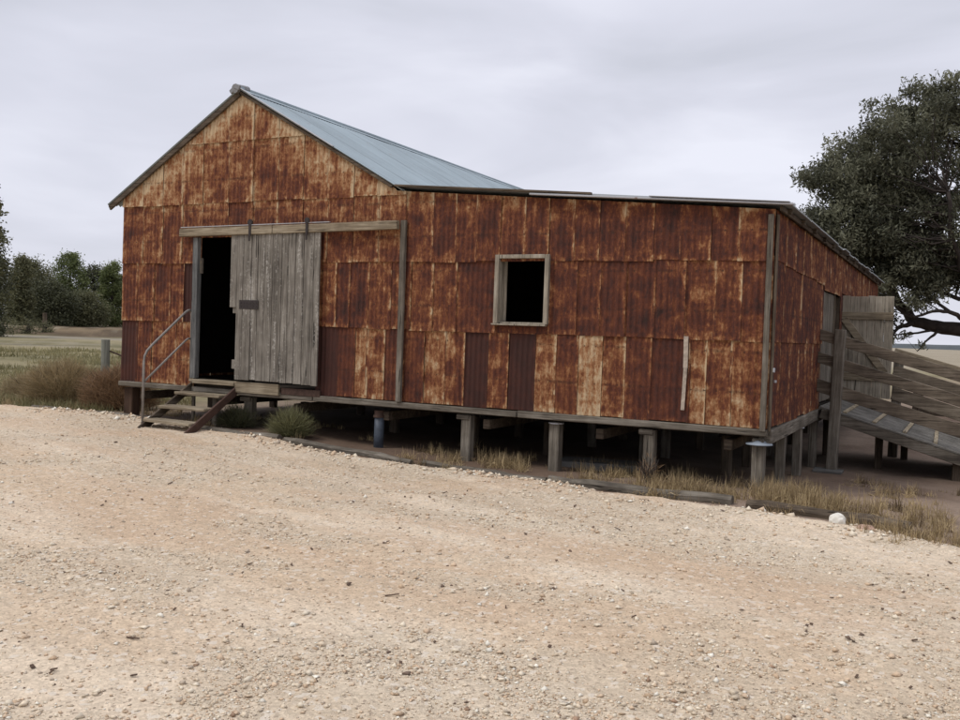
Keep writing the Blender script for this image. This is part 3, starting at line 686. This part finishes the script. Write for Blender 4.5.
def gravz(x, y):
    D, a = depth_lat(x, y)
    base = gz(x, y) + .05 * (fbm(x * 1.3, y * 1.3, 4, 3) - .5) + .08 * (fbm(x / 2.5, y / 2.5, 4, 9) - .5) * sstep(1, 8, np.hypot(D, a) - 8)
    rough = sstep(.40, .62, fbm(x * .8, y * 1.6, 4, 40)); e = yedge(x) - y + .35 * (fbm(x * 1.1, y * 1.1, 4, 12) - .5) + .10 * (fbm(x * 7, y * 7, 2, 14) - .5)
    z = base + .012 + .03 * (fbm(x * 2.2, y * 2.2, 3, 44) - .5) + (.008 + .012 * rough) * (fbm(x * 14, y * 14, 4, 45) - .5) + .055 * (fbm(x * .45, y * .9, 3, 46) - .5) + .03 * sstep(.5, .1, e)
    return z - .22 * sstep(.10, -.12, e), rough, e
# loose stones
def stones(name, x, y, z, s, colr, mat):
    n = len(x)
    base = np.array([(1, 0, 0), (0, 1, 0), (-1, 0, 0), (0, -1, 0), (0, 0, 1), (0, 0, -1), (.62, .62, .45), (-.6, .62, -.4)])[:6]
    f = np.array([(0, 1, 4), (1, 2, 4), (2, 3, 4), (3, 0, 4), (1, 0, 5), (2, 1, 5), (3, 2, 5), (0, 3, 5)])
    V = base[None] * s[:, None, None] * RN.uniform(.55, 1.25, (n, 6, 1)) * np.array([1, .8, .55]) + RN.normal(0, .16, (n, 6, 3)) * s[:, None, None]
    th = RN.uniform(0, 6.28, n); c, q = np.cos(th)[:, None], np.sin(th)[:, None]
    V = np.stack([V[..., 0] * c - V[..., 1] * q, V[..., 0] * q + V[..., 1] * c, V[..., 2]], -1)
    V += np.stack([x, y, z + s * .18], -1)[:, None, :]
    Fz = (f[None] + (np.arange(n) * 6)[:, None, None]).reshape(-1, 3)
    return np_mesh(name, V.reshape(-1, 3), Fz, mat, None, False, np.repeat(colr, 6, 0))
pal = np.array([(.70, .61, .47), (.64, .53, .39), (.60, .45, .31), (.53, .39, .26), (.46, .38, .29), (.17, .12, .09), (.76, .71, .60), (.36, .24, .16)])
N = 170000
r = np.exp(RN.uniform(math.log(3.6), math.log(17), N)); an = yaw + RN.uniform(-.58, .58, N)
x = CAM[0] + r * np.sin(an); y = CAM[1] + r * np.cos(an); z, rg, e = gravz(x, y)
ok = (e > .0) & (RN.random(N) < .18 + .82 * rg * sstep(.3, .6, fbm(x * 2.3, y * 3.1, 3, 222))); x, y, z, r, rg = x[ok], y[ok], z[ok], r[ok], rg[ok]
s = RN.lognormal(math.log(.0056), .62, len(x)).clip(.003, .030) * (.8 + .25 * (r / 8).clip(.5, 1.6))
ci = RN.choice(8, len(x), p=[.26, .26, .20, .11, .07, .015, .07, .015])
M_stones = attrmat('loose_stone', .92, 40, .18)
o = stones('gravel_stones', x, y, z, s, pal[ci] * RN.uniform(.85, 1.12, (len(x), 1)), M_stones); meta(o, kind='stuff')
# bigger lumps graded up along the edge
N = 5200; x = RN.uniform(-12, 18, N); y = yedge(x) - np.abs(RN.normal(0.02, .22, N)) + .05; z, rg, e = gravz(x, y); ok = (e > -.05) & (e < .9); x, y, z = x[ok], y[ok], z[ok]
ok = fbm(x * 1.4, y * 3, 3, 91) > .42; x, y, z = x[ok], y[ok], z[ok]
o = stones('gravel_rubble', x, y, z, RN.lognormal(math.log(.022), .45, len(x)).clip(.01, .06), pal[RN.choice(8, len(x), p=[.28, .24, .20, .08, .06, .02, .10, .02])], M_stones); meta(o, kind='stuff')
# bark chips and twigs on the gravel
N = 90; r = np.exp(RN.uniform(math.log(4.5), math.log(13), N)); an = yaw + RN.uniform(-.55, .55, N); x = CAM[0] + r * np.sin(an); y = CAM[1] + r * np.cos(an); z, rg, e = gravz(x, y)
ok = e > .15; x, y, z = x[ok], y[ok], z[ok]; m = MB()
for i in range(len(x)):
    t = random.uniform(0, 3.14); l = random.uniform(.006, .02) if random.random() < .95 else random.uniform(.03, .05); m.beam((x[i] - l * math.cos(t), y[i] - l * math.sin(t), z[i] + .006), (x[i] + l * math.cos(t), y[i] + l * math.sin(t), z[i] + .014), random.uniform(.008, .02), .006, bev=.002)
meta(m.build('bark_chips', plain('brown_bark_chip', (.10, .065, .045), .9, .4, 20), fixn=False), kind='stuff')

# ------------------------------------------------------------------ grass & leaves
def blades(name, x, y, z, h, w, tone, mat, lean_=.35, parent=None, az=None, dirs=None):
    n = len(x); az = RN.uniform(0, 6.283, n) if az is None else az
    ln = np.abs(RN.normal(0, lean_, n)); d = np.stack([np.cos(az) * np.sin(ln), np.sin(az) * np.sin(ln), np.cos(ln)], -1) if dirs is None else dirs
    sd = np.stack([-np.sin(az), np.cos(az), 0 * az], -1)
    sd = sd * .7 + RN.normal(0, .4, (n, 3)); sd /= np.linalg.norm(sd, axis=1)[:, None]
    B = np.stack([x, y, z], -1); H = h[:, None]; Wd = w[:, None]
    droop = np.array([0, 0, -1.0])[None] * H * (np.sin(ln) * .45)[:, None] if dirs is None else RN.normal(0, .06, (n, 3)) * H
    M = B + d * H * .55; T = B + d * H + droop
    V = np.stack([B - sd * Wd * .5, B + sd * Wd * .5, M - sd * Wd * .4, M + sd * Wd * .4, T], 1)
    f = np.array([(0, 1, 3), (0, 3, 2), (2, 3, 4)]); Fz = (f[None] + (np.arange(n) * 5)[:, None, None]).reshape(-1, 3)
    C = np.zeros((n * 5, 3)); C[:, 0] = np.repeat(tone, 5)
    return np_mesh(name, V.reshape(-1, 3), Fz, mat, parent, False, C)
G_dry = leafmat('dry_grass', (.095, .062, .032), (.52, .395, .215))
G_green = leafmat('field_grass', (.105, .098, .040), (.33, .29, .150))
def clump_mask(x, y, s, k, t0, t1): return sstep(t0, t1, fbm(x * k, y * k, 3, s))
# golden dry grass at the right and along the shed front
xs_, ys_, hs_, ts_ = [], [], [], []
def scatter(n, x0, x1, y0, y1, thr, hgt, fn=None, tone=(.2, 1), seed=100, k=1.6):
    n = n // 26; x = RN.uniform(x0, x1, n); y = RN.uniform(y0, y1, n); mk = clump_mask(x, y, seed, k, thr, thr + .18)
    if fn is not None: mk = mk * fn(x, y)
    ok = RN.random(n) < mk; x, y, mk = x[ok], y[ok], mk[ok]
    rep_ = 34; tt = np.repeat(RN.uniform(tone[0] - .15, tone[1], len(x)), rep_); hh = np.repeat(hgt * RN.uniform(.45, 1.7, len(x)), rep_)
    x = np.repeat(x, rep_); y = np.repeat(y, rep_); mk = np.repeat(mk, rep_); x = x + RN.normal(0, .035, len(x)); y = y + RN.normal(0, .035, len(x))
    xs_.append(x); ys_.append(y); hs_.append(hh * RN.uniform(.35, 1.1, len(x)) * (.5 + .6 * mk)); ts_.append(np.clip(tt + RN.uniform(-.2, .25, len(x)), 0, 1)); return
    xs_.append(x); ys_.append(y); hs_.append(hgt * (.45 + .75 * RN.random(len(x))) * (.5 + .6 * mk)); ts_.append(np.clip(RN.uniform(tone[0], tone[1], len(x)) * (.55 + .8 * fbm(x * 2, y * 2, 3, seed + 9)), 0, 1))
edge_fn = lambda x, y: sstep(.06, -.10, yedge(x) - y)
scatter(46000, 9.3, 18, -4.2, .6, .50, .17, edge_fn, seed=101, k=2.2)
scatter(12000, 10.6, 17, .4, 2.6, .52, .13, None, seed=104, k=2.4)
scatter(12000, 6.0, 10.2, -1.1, 1.0, .52, .15, edge_fn, seed=103, k=2.2)
scatter(16000, -3, 6.2, -.9, 1.4, .48, .13, edge_fn, seed=105, k=2.2)
scatter(16000, -9, .0, -.4, 1.6, .40, .16, edge_fn, seed=106)
for (cx, cy, rr_, nn_, hh) in ((6.95, .02, .20, 900, .24), (7.2, -.1, .22, 700, .20), (8.5, -.35, .25, 700, .22), (9.4, -.4, .35, 1300, .24), (9.9, -.5, .3, 1100, .24), (6.45, -.15, .12, 400, .2), (10.75, -.7, .3, 1800, .26), (11.3, -.6, .35, 1800, .26), (11.0, -.9, .3, 1500, .22), (11.9, -1.5, .3, 1400, .2), (12.3, -1.9, .35, 1700, .2), (10.55, -.35, .25, 1500, .28), (12.1, -.7, .35, 1200, .22), (10.7, -.05, .3, 1300, .28), (12.6, -1.2, .4, 1500, .24), (10.2, -.65, .25, 1000, .2)):
    k_ = RN.integers(0, 14, max(60, int(nn_ * .42))); nn_ = len(k_); ox = RN.normal(0, rr_ * .7, 14); oy = RN.normal(0, rr_ * .5, 14); x = cx + ox[k_] + RN.normal(0, .04, nn_); y = cy + oy[k_] + RN.normal(0, .04, nn_); xs_.append(x); ys_.append(y); hs_.append(hh * RN.uniform(.4, 1.15, nn_)); ts_.append(RN.uniform(.15, 1, nn_))
x = np.concatenate(xs_); y = np.concatenate(ys_); h = np.concatenate(hs_); t = np.concatenate(ts_)
meta(blades('dry_grass', x, y, terrain(x, y) - .01, h, RN.uniform(.003, .009, len(x)), t, G_dry, .75), kind='stuff')
# left field
N = 90000; r = np.exp(RN.uniform(math.log(12), math.log(60), N)); an = yaw + RN.uniform(-.62, -.30, N); x = CAM[0] + r * np.sin(an); y = CAM[1] + r * np.cos(an)
ok = (yedge(x) - y < -.1) & ((x < -.3) | (y > 14)) & (RN.random(N) < clump_mask(x, y, 140, .5, .38, .66)); x, y, r = x[ok], y[ok], r[ok]
meta(blades('field_grass', x, y, terrain(x, y) - .01, RN.uniform(.05, .17, len(x)) * (1 + r / 50), .005 + r * .0006, np.clip(fbm(x * .4, y * .4, 3, 150) * 1.3 + RN.uniform(-.35, .35, len(x)), 0, 1), G_green, .5), kind='stuff')

def bush(name, c, rx, ry, h, n, mat, label, cat, tone=(0, 1), w=.004, bl=.5, fluff=1.0, group=None):
    z0 = float(terrain(c[0], c[1])); t = thing(name, (c[0], c[1], z0), label, cat, group)
    az = RN.uniform(0, 6.283, n); el = np.arccos(RN.uniform(.05, 1, n)); d = np.stack([np.cos(az) * np.sin(el), np.sin(az) * np.sin(el), np.cos(el)], -1)
    sc = np.array([rx, ry, h]); lump = .72 + .55 * fbm(az * 1.3 + c[0], el * 3, 3, 7)
    u = RN.random(n) ** .6
    B = np.array([c[0], c[1], z0]) + d * sc * (u * lump)[:, None] * .78
    dd = d + RN.normal(0, .45, (n, 3)) * fluff; dd[:, 2] = np.abs(dd[:, 2]) * .9 + .15; dd /= np.linalg.norm(dd, axis=1)[:, None]
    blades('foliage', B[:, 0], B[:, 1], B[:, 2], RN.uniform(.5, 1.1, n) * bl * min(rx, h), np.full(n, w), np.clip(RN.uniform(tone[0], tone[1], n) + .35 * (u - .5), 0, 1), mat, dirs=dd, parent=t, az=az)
    m = MB()
    for k in range(9):
        q = k / 9 * 6.28; m.tube([(c[0], c[1], z0 - .03), (c[0] + rx * .35 * math.cos(q), c[1] + ry * .35 * math.sin(q), z0 + h * .4), (c[0] + rx * .6 * math.cos(q + .3), c[1] + ry * .6 * math.sin(q + .3), z0 + h * .72)], [.012, .007, .003], 5)
    m.build('stem', M_bark, t, fixn=False); return t
B_brown = leafmat('brown_brush', (.105, .060, .032), (.33, .21, .115), .3)
B_olive = leafmat('olive_brush', (.13, .095, .046), (.39, .295, .160), .3)
B_green = leafmat('green_brush', (.075, .075, .034), (.27, .26, .13), .3)
bush('dry_bush', (-2.75, 1.1), 1.15, .8, .98, 19000, B_olive, 'olive brown dry bush, left one beside the shed', 'bush', w=.006, bl=.30, fluff=1.7, group='dry bushes left of the shed')
bush('dry_bush', (-1.15, .95), .95, .7, .92, 17000, B_brown, 'darker reddish brown dry bush against the shed corner', 'bush', w=.006, bl=.30, fluff=1.7, group='dry bushes left of the shed')
bush('dry_bush', (-4.4, 1.7), 1.1, .7, .62, 11000, B_olive, 'low straw brown dry bush, far left at the gravel edge', 'bush', w=.006, bl=.30, fluff=1.7, group='dry bushes left of the shed')
bush('green_bush', (3.72, -.20), .42, .30, .46, 3200, B_green, 'wispy olive green bush below the sliding door', 'bush', (.1, 1), .006, .5, 1.0)
bush('green_bush', (2.55, -.05), .42, .28, .38, 2400, leafmat('dark_brush', (.03, .032, .016), (.10, .10, .05)), 'low dark green bush between the steps and the first grey stump', 'bush', (.0, .8), .006, .5, 1.0)
bush('weed', (9.15, -.25), .20, .14, .42, 260, B_brown, 'spindly brown weed beside the square stump left of the corner', 'weed', (.2, 1), .006, .5, .8)

# ------------------------------------------------------------------ trees
def leaf_mesh(name, P_, size, aspect, tone, mat, parent, droop=.5):
    n = len(P_); d = RN.normal(0, 1, (n, 3)); d[:, 2] = d[:, 2] * .7 - droop; d /= np.linalg.norm(d, axis=1)[:, None]
    s = np.cross(d, RN.normal(0, 1, (n, 3))); s /= np.linalg.norm(s, axis=1)[:, None]
    l = (size * RN.uniform(.6, 1.3, n))[:, None]; w = l * aspect
    V = np.stack([P_ - d * l * .5, P_ + s * w * .5, P_ + d * l * .5, P_ - s * w * .5], 1)
    Fz = (np.arange(4)[None] + (np.arange(n) * 4)[:, None]); C = np.zeros((n * 4, 3)); C[:, 0] = np.repeat(tone, 4)
    return np_mesh(name, V.reshape(-1, 3), Fz, mat, parent, False, C)
def branch_pts(a, b, n=6, wob=.08, sag=.0):
    a = Vector(a); b = Vector(b); L_ = (b - a).length; out = []
    for k in range(n):
        t = k / (n - 1); p = a.lerp(b, t) + Vector([random.uniform(-1, 1) * wob * L_ * math.sin(math.pi * t) for _ in range(3)]); p.z += sag * L_ * math.sin(math.pi * t); out.append(p)
    return out
FW = Vector((-.461, .887, 0)); RI = Vector((.887, .461, 0))
def gum_tree():
    bx, by = 13.71, 19.02; z0 = -.9; t = thing('gum_tree', (bx, by, z0), 'large spreading grey-green gum tree with dark limbs behind the ramp', 'tree')
    def W(r, z, d): return Vector((bx, by, 0)) + RI * r + FW * d + Vector((0, 0, z))
    m = MB(); limbs = []
    def limb(pts, r0, r1, n=10):
        P2 = []
        for i in range(len(pts) - 1):
            seg = branch_pts(pts[i], pts[i + 1], 5, .035)
            P2 += seg[:-1] if i < len(pts) - 2 else seg
        rs = [r0 + (r1 - r0) * (k / (len(P2) - 1)) ** .8 for k in range(len(P2))]
        m.tube(P2, rs, n); limbs.extend([(p, rs[k]) for k, p in enumerate(P2)])
    def pxw(px, py, d): # tree-local numbers measured on the photograph at the trunk's distance
        return W((px - 1015) / 35.7, .96 + (332.7 + .034 * (px - 480) - py) / 35.7, d)
    limb([W(.35, -1.1, 0), W(.2, .1, 0), W(0, 1.1, 0)], .42, .34)
    limb([W(0, 1.1, 0), pxw(975, 330, -.2), pxw(945, 328, .2), pxw(922, 322, .5), pxw(908, 302, .8), pxw(897, 270, 1.2), pxw(880, 235, 1.5), pxw(860, 190, 1.6)], .26, .05)
    limb([pxw(922, 322, .5), pxw(900, 328, .2), pxw(884, 344, -.1)], .09, .02)
    limb([pxw(945, 328, .2), pxw(930, 337, 0), pxw(912, 351, -.3)], .06, .015)
    limb([pxw(945, 328, .2), pxw(922, 333, .3), pxw(893, 336, .4)], .05, .015)
    limb([pxw(965, 331, -.2), pxw(955, 300, -.4), pxw(945, 275, -.8), pxw(925, 245, -1.2), pxw(915, 200, -1.4)], .14, .05)
    limb([pxw(958, 320, -.3), pxw(935, 312, -.6), pxw(918, 312, -.7), pxw(900, 318, -.6)], .07, .03)
    limb([pxw(950, 300, -.4), pxw(935, 290, .2), pxw(915, 287, .5), pxw(900, 272, .8)], .06, .03)
    limb([pxw(938, 312, -.5), pxw(925, 300, -.3), pxw(915, 290, 0)], .05, .02)
    limb([W(0, 1.1, 0), W(.2, 2.5, .2), W(-.3, 4.2, .3), W(-.8, 6.0, .2), W(-1.2, 7.4, 0)], .30, .06)
    limb([W(.1, 1.8, .1), W(1.5, 3.0, .5), W(3.2, 4.6, .8), W(4.2, 5.5, 1)], .22, .05)
    limb([W(0, 2.2, .1), W(-1.6, 3.8, 1.0), W(-3.2, 5.0, 1.4), W(-4.8, 5.4, 1)], .2, .05)
    limb([W(-.2, 3.5, .3), W(.8, 4.8, -1.2), W(.6, 6, -2)], .14, .05)
    limb([W(0, 1.3, 0), W(1.2, 2.2, 1.6), W(1.5, 3.6, 3)], .2, .05)
    lobes = [(800, 180, 18, .8), (812, 183, 26, 1), (838, 168, 34, 2), (833, 212, 30, 1), (868, 150, 42, 2.2), (890, 138, 40, 2.4), (922, 118, 40, 2.4), (950, 112, 40, 2.4), (900, 190, 48, 2.4), (862, 240, 36, 1.8), (925, 228, 44, 2.4), (952, 170, 55, 2.6), (885, 262, 30, 1.6), (945, 262, 26, 1.6), (1000, 130, 60, 2.8), (1060, 160, 75, 2.8), (1120, 205, 75, 2.6), (1165, 245, 55, 2), (1040, 225, 70, 2.8), (845, 262, 26, 1.2), (818, 222, 26, 1.2), (870, 275, 26, 1.4), (905, 268, 30, 1.6), (850, 215, 36, 2), (880, 205, 40, 2), (930, 262, 26, 1.5), (925, 278, 24, 1.6), (952, 268, 26, 1.6), (835, 245, 28, 1.4), (900, 284, 28, 1.8), (915, 262, 34, 1.8), (878, 284, 20, 1.4), (860, 225, 40, 2.2), (905, 235, 44, 2.4)]
    wt = np.array([l[2] ** 2 for l in lobes], float); wt /= wt.sum(); cl = []
    for k in range(800):
        l = lobes[RN.choice(len(lobes), p=wt)]; v = RN.normal(0, 1, 3); v /= np.linalg.norm(v); q = RN.random() ** .45 * (1.0 if k % 9 else 1.22)
        c_ = pxw(l[0] + v[0] * l[2] * q * .92, l[1] - v[1] * l[2] * q * .92, v[2] * l[3] * q * .7); cl.append((c_, RN.uniform(.17, .40)))
    for q in ((905, 335, .1, .16), (892, 338, .1, .18), (886, 326, .2, .2), (898, 322, .3, .2), (918, 345, -.2, .14), (890, 312, .3, .22), (897, 306, -1, .2), (905, 300, -.5, .2), (915, 303, .2, .2), (888, 300, -1, .24), (925, 285, 0, .2), (952, 290, -.2, .2)): cl.append((pxw(q[0], q[1], q[2]), q[3] * 1.0))
    LP = np.array([[p.x, p.y, p.z] for p, r in limbs]); PS = []; TN = []
    for c_, rr_ in cl:
        cc_ = np.array(c_); dd = np.linalg.norm(LP - cc_, axis=1) + (LP[:, 2] > cc_[2] - .35) * 1.2; j = int(dd.argmin())
        if dd[j] > .2:
            pts = branch_pts(LP[j], c_, 5, .10, -.10); r0 = min(limbs[j][1] * .5, .018 + .006 * dd[j]); m.tube(pts, [r0 * (1 - .8 * k / 4) for k in range(5)], 5, False)
        n = int(400 * (rr_ / .4) ** 2); g = RN.normal(0, 1, (n, 3)).clip(-1.8, 1.8); g *= np.array([rr_ * .60, rr_ * .60, rr_ * .46]); p = cc_ + g
        PS.append(p); TN.append(np.clip(RN.uniform(.1, .7, n) * .7 + RN.uniform(-.15, .55), 0, 1))
    m.build('trunk', M_bark, t, True, fixn=False)
    PS = np.concatenate(PS); TN = np.concatenate(TN)
    leaf_mesh('crown', PS, .14, .30, TN, leafmat('gum_leaf', (.052, .054, .033), (.22, .218, .142), .35), t, .7)
gum_tree()
def far_tree(x, y, h, w, mat, label, nclump=90, per=70, leaf=.5, shape='round', trunk=.1, name='tree', seed=0, group='trees beyond the left field'):
    z0 = float(terrain(x, y)) - .2; t = thing(name, (x, y, z0), label, 'tree', group)
    m = MB(); m.tube([(x, y, z0 - .3), (x + .1, y, z0 + h * .4), (x, y, z0 + h * .85)], [.35, .25, .08], 7)
    PS = []; TN = []
    for k in range(nclump):
        u = RN.random()
        zz = trunk + (1 - trunk) * u
        if shape == 'round': rr_ = w / 2 * math.sqrt(max(.02, 1 - (max(0, zz - .45) / .58) ** 2)) * (.75 + .25 * min(1, zz / .3))
        else: rr_ = w / 2 * (1.08 - zz) ** .7
        q = RN.uniform(0, 6.28); ra = rr_ * RN.random() ** .4 * .9; c_ = np.array([x + ra * math.cos(q), y + ra * math.sin(q), z0 + h * zz * .95])
        if k % 4 == 0: m.tube([(x, y, max(z0 + .5, c_[2] - ra * .6)), tuple(c_)], [.08, .03], 4, False)
        cr = w * RN.uniform(.06, .12); PS.append(c_ + RN.normal(0, 1, (per, 3)) * np.array([cr, cr, cr * .8])); TN.append(np.clip(RN.uniform(0, .7, per) + RN.uniform(-.1, .4), 0, 1))
    m.build('trunk', M_bark, t, True, fixn=False)
    leaf_mesh('crown', np.concatenate(PS), leaf, .5, np.concatenate(TN), mat, t, .2)
L_pine = leafmat('pine_green', (.055, .072, .026), (.23, .26, .10), .35)
L_dull = leafmat('dull_green', (.060, .062, .030), (.205, .20, .105), .35)
L_dark = leafmat('dark_green', (.034, .038, .018), (.115, .118, .062), .25)
T = [(-107.3, 84.6, 11.4, 5.2, L_pine, 'round', 'bright green rounded pine, tallest in the middle of the far tree line'),
     (-120.7, 100.1, 11.0, 5.5, L_dark, 'round', 'very dark rounded tree in the gap between the two tall pines'),
     (-105.7, 91.0, 10.6, 4.0, L_pine, 'round', 'green pine with a two lobed top near the shed corner'),
     (-111.7, 99.2, 8.9, 6.5, L_dull, 'round', 'lower dull green tree beside the shed wall'),
     (-119.8, 89.3, 9.6, 8.0, L_dull, 'round', 'wide dull olive tree left of the bright pine'),
     (-95.7, 68.1, 9.3, 3.6, L_dull, 'cone', 'narrow pointed green tree right of the tall dark tree'),
     (-110.0, 79.5, 9.8, 7.0, L_dull, 'round', 'brownish green bushy tree behind the pointed one'),
     (-110.9, 71.4, 11.5, 8.0, L_dark, 'round', 'dark broad tree behind the tall tree at the left'),
     (-104.1, 97.5, 8.8, 7.0, L_dull, 'round', 'grey green tree hidden mostly by the shed corner'),
     (-106.5, 107.5, 10.0, 9.0, L_dark, 'round', 'dark tree standing behind the shed'),
     (-101.0, 76.5, 6.0, 7.0, L_dark, 'round', 'low dark shrubby tree under the pines'),
     (-101.5, 82.5, 5.0, 6.5, L_dull, 'round', 'low green shrubby tree at the foot of the bright pine'),
     (-126.0, 84.0, 9.5, 8.0, L_dark, 'round', 'dark tree filling the back of the tree line')]
for i, (x, y, h, w, mt, sh, lab) in enumerate(T): far_tree(x, y, h, w, mt, lab, 120, 110, .32, sh, .04, 'pine_tree' if mt is L_pine else 'bush_tree')
far_tree(-66.9, 43.0, 10.0, 4.8, L_dark, 'tall dark tree at the left edge of the photo', 150, 130, .24, 'round', .02, 'dark_tree', group=None)
far_tree(-45.9, 28.6, 11.2, 3.0, L_dull, 'loose gum tree cut off by the left edge', 80, 90, .3, 'round', .25, 'gum_tree', group=None)
for i, (x, y, h, w) in enumerate([(-78, 56, 1.6, 2.6), (-80, 59.5, 1.3, 2.2), (-76, 51.5, 1.8, 3.0)]):
    far_tree(x, y, h, w, L_dull, ['round grey scrub bush left of the distant post', 'small scrub bush nearest the distant post', 'low scrub bush under the tall dark tree'][i], 20, 60, .16, 'round', 0, 'scrub_bush', group='scrub bushes along the track')

# ------------------------------------------------------------------ distant hills
n = 240; an = np.linspace(-2.2, 1.8, n); V = []; 
for i, q in enumerate(an):
    for (rr_, hh) in ((1500, -2), (1560, 2 + 8 * float(fbm(i / 5., 0, 5, 70))), (1900, -2)): V.append((CAM[0] + rr_ * math.sin(q), CAM[1] + rr_ * math.cos(q), hh))
F = [(i * 3 + k, (i + 1) * 3 + k, (i + 1) * 3 + k + 1, i * 3 + k + 1) for i in range(n - 1) for k in (0, 1)]
meta(np_mesh('hills', V, F, plain('bluish_scrub_hills', (.075, .085, .088), .95, .2, .02), None, True), kind='structure')

# ------------------------------------------------------------------ world, sun, camera
w = bpy.data.worlds.new('World'); S.world = w; w.use_nodes = True; nt = w.node_tree; nt.nodes.clear()
def nn_(t, **k):
    x = nt.nodes.new(t)
    for a_, v in k.items(): setattr(x, a_, v)
    return x
SUN_EL, SUN_AZ = math.radians(54), math.radians(222)
sky = nn_('ShaderNodeTexSky', sky_type='NISHITA'); sky.sun_disc = False; sky.sun_elevation = SUN_EL; sky.sun_rotation = SUN_AZ
tc = nn_('ShaderNodeTexCoord'); mp = nn_('ShaderNodeMapping'); mp.inputs['Scale'].default_value = (1.0, 1.0, 4.2); nt.links.new(tc.outputs['Generated'], mp.inputs[0])
n1 = nn_('ShaderNodeTexNoise'); n1.inputs['Scale'].default_value = 1.7; n1.inputs['Detail'].default_value = 5; n1.inputs['Roughness'].default_value = .5; n1.inputs['Distortion'].default_value = .5; nt.links.new(mp.outputs[0], n1.inputs['Vector'])
rp_ = nn_('ShaderNodeValToRGB'); nt.links.new(n1.outputs['Fac'], rp_.inputs[0]); e = rp_.color_ramp.elements
e[0].position = .34; e[0].color = (.57, .585, .66, 1); e[1].position = .66; e[1].color = (.80, .81, .90, 1)
e2 = e.new(.5); e2.color = (.665, .675, .765, 1)
sx = nn_('ShaderNodeSeparateXYZ'); nt.links.new(tc.outputs['Generated'], sx.inputs[0])
mr = nn_('ShaderNodeMapRange'); nt.links.new(sx.outputs[2], mr.inputs[0]); mr.inputs[1].default_value = .30; mr.inputs[2].default_value = 1.0; mr.inputs[3].default_value = 1.0; mr.inputs[4].default_value = 1.55
b1 = nn_('ShaderNodeBackground'); nt.links.new(sky.outputs[0], b1.inputs[0]); b1.inputs[1].default_value = .08
b2 = nn_('ShaderNodeBackground'); nt.links.new(rp_.outputs[0], b2.inputs[0]); nt.links.new(mr.outputs[0], b2.inputs[1])
mx = nn_('ShaderNodeMixShader'); mx.inputs[0].default_value = .94; nt.links.new(b1.outputs[0], mx.inputs[1]); nt.links.new(b2.outputs[0], mx.inputs[2])
wo = nn_('ShaderNodeOutputWorld'); nt.links.new(mx.outputs[0], wo.inputs[0])
sl_ = bpy.data.lights.new('sun', 'SUN'); sl_.energy = 1.5; sl_.angle = math.radians(18); sl_.color = (1, .97, .92)
so = bpy.data.objects.new('sun', sl_); COL.objects.link(so)
dv = Vector((math.sin(SUN_AZ) * math.cos(SUN_EL), math.cos(SUN_AZ) * math.cos(SUN_EL), math.sin(SUN_EL)))
so.rotation_euler = dv.to_track_quat('Z', 'Y').to_euler(); so.location = (0, 0, 30)

f_, pi_, ro_, ya_ = 927.667, .0294218, .0339093, -.4790353
fwv = Vector((math.sin(ya_) * math.cos(pi_), math.cos(ya_) * math.cos(pi_), -math.sin(pi_))); ri = Vector((math.cos(ya_), -math.sin(ya_), 0)); up = ri.cross(fwv)
R_x = ri * math.cos(ro_) + up * math.sin(ro_); U_y = up * math.cos(ro_) - ri * math.sin(ro_)
cam = bpy.data.cameras.new('camera'); cam.sensor_width = 36; cam.lens = 36 * f_ / 960; cam.clip_end = 8000; cam.clip_start = .05
co = bpy.data.objects.new('camera', cam); COL.objects.link(co)
M4 = Matrix((R_x, U_y, -fwv)).transposed().to_4x4(); M4.translation = Vector(CAM); co.matrix_world = M4
S.camera = co
S.render.engine = 'CYCLES'
S.view_settings.view_transform = 'Standard'; S.view_settings.look = 'None'; S.view_settings.exposure = .15; S.view_settings.gamma = 1
S.cycles.max_bounces = 6
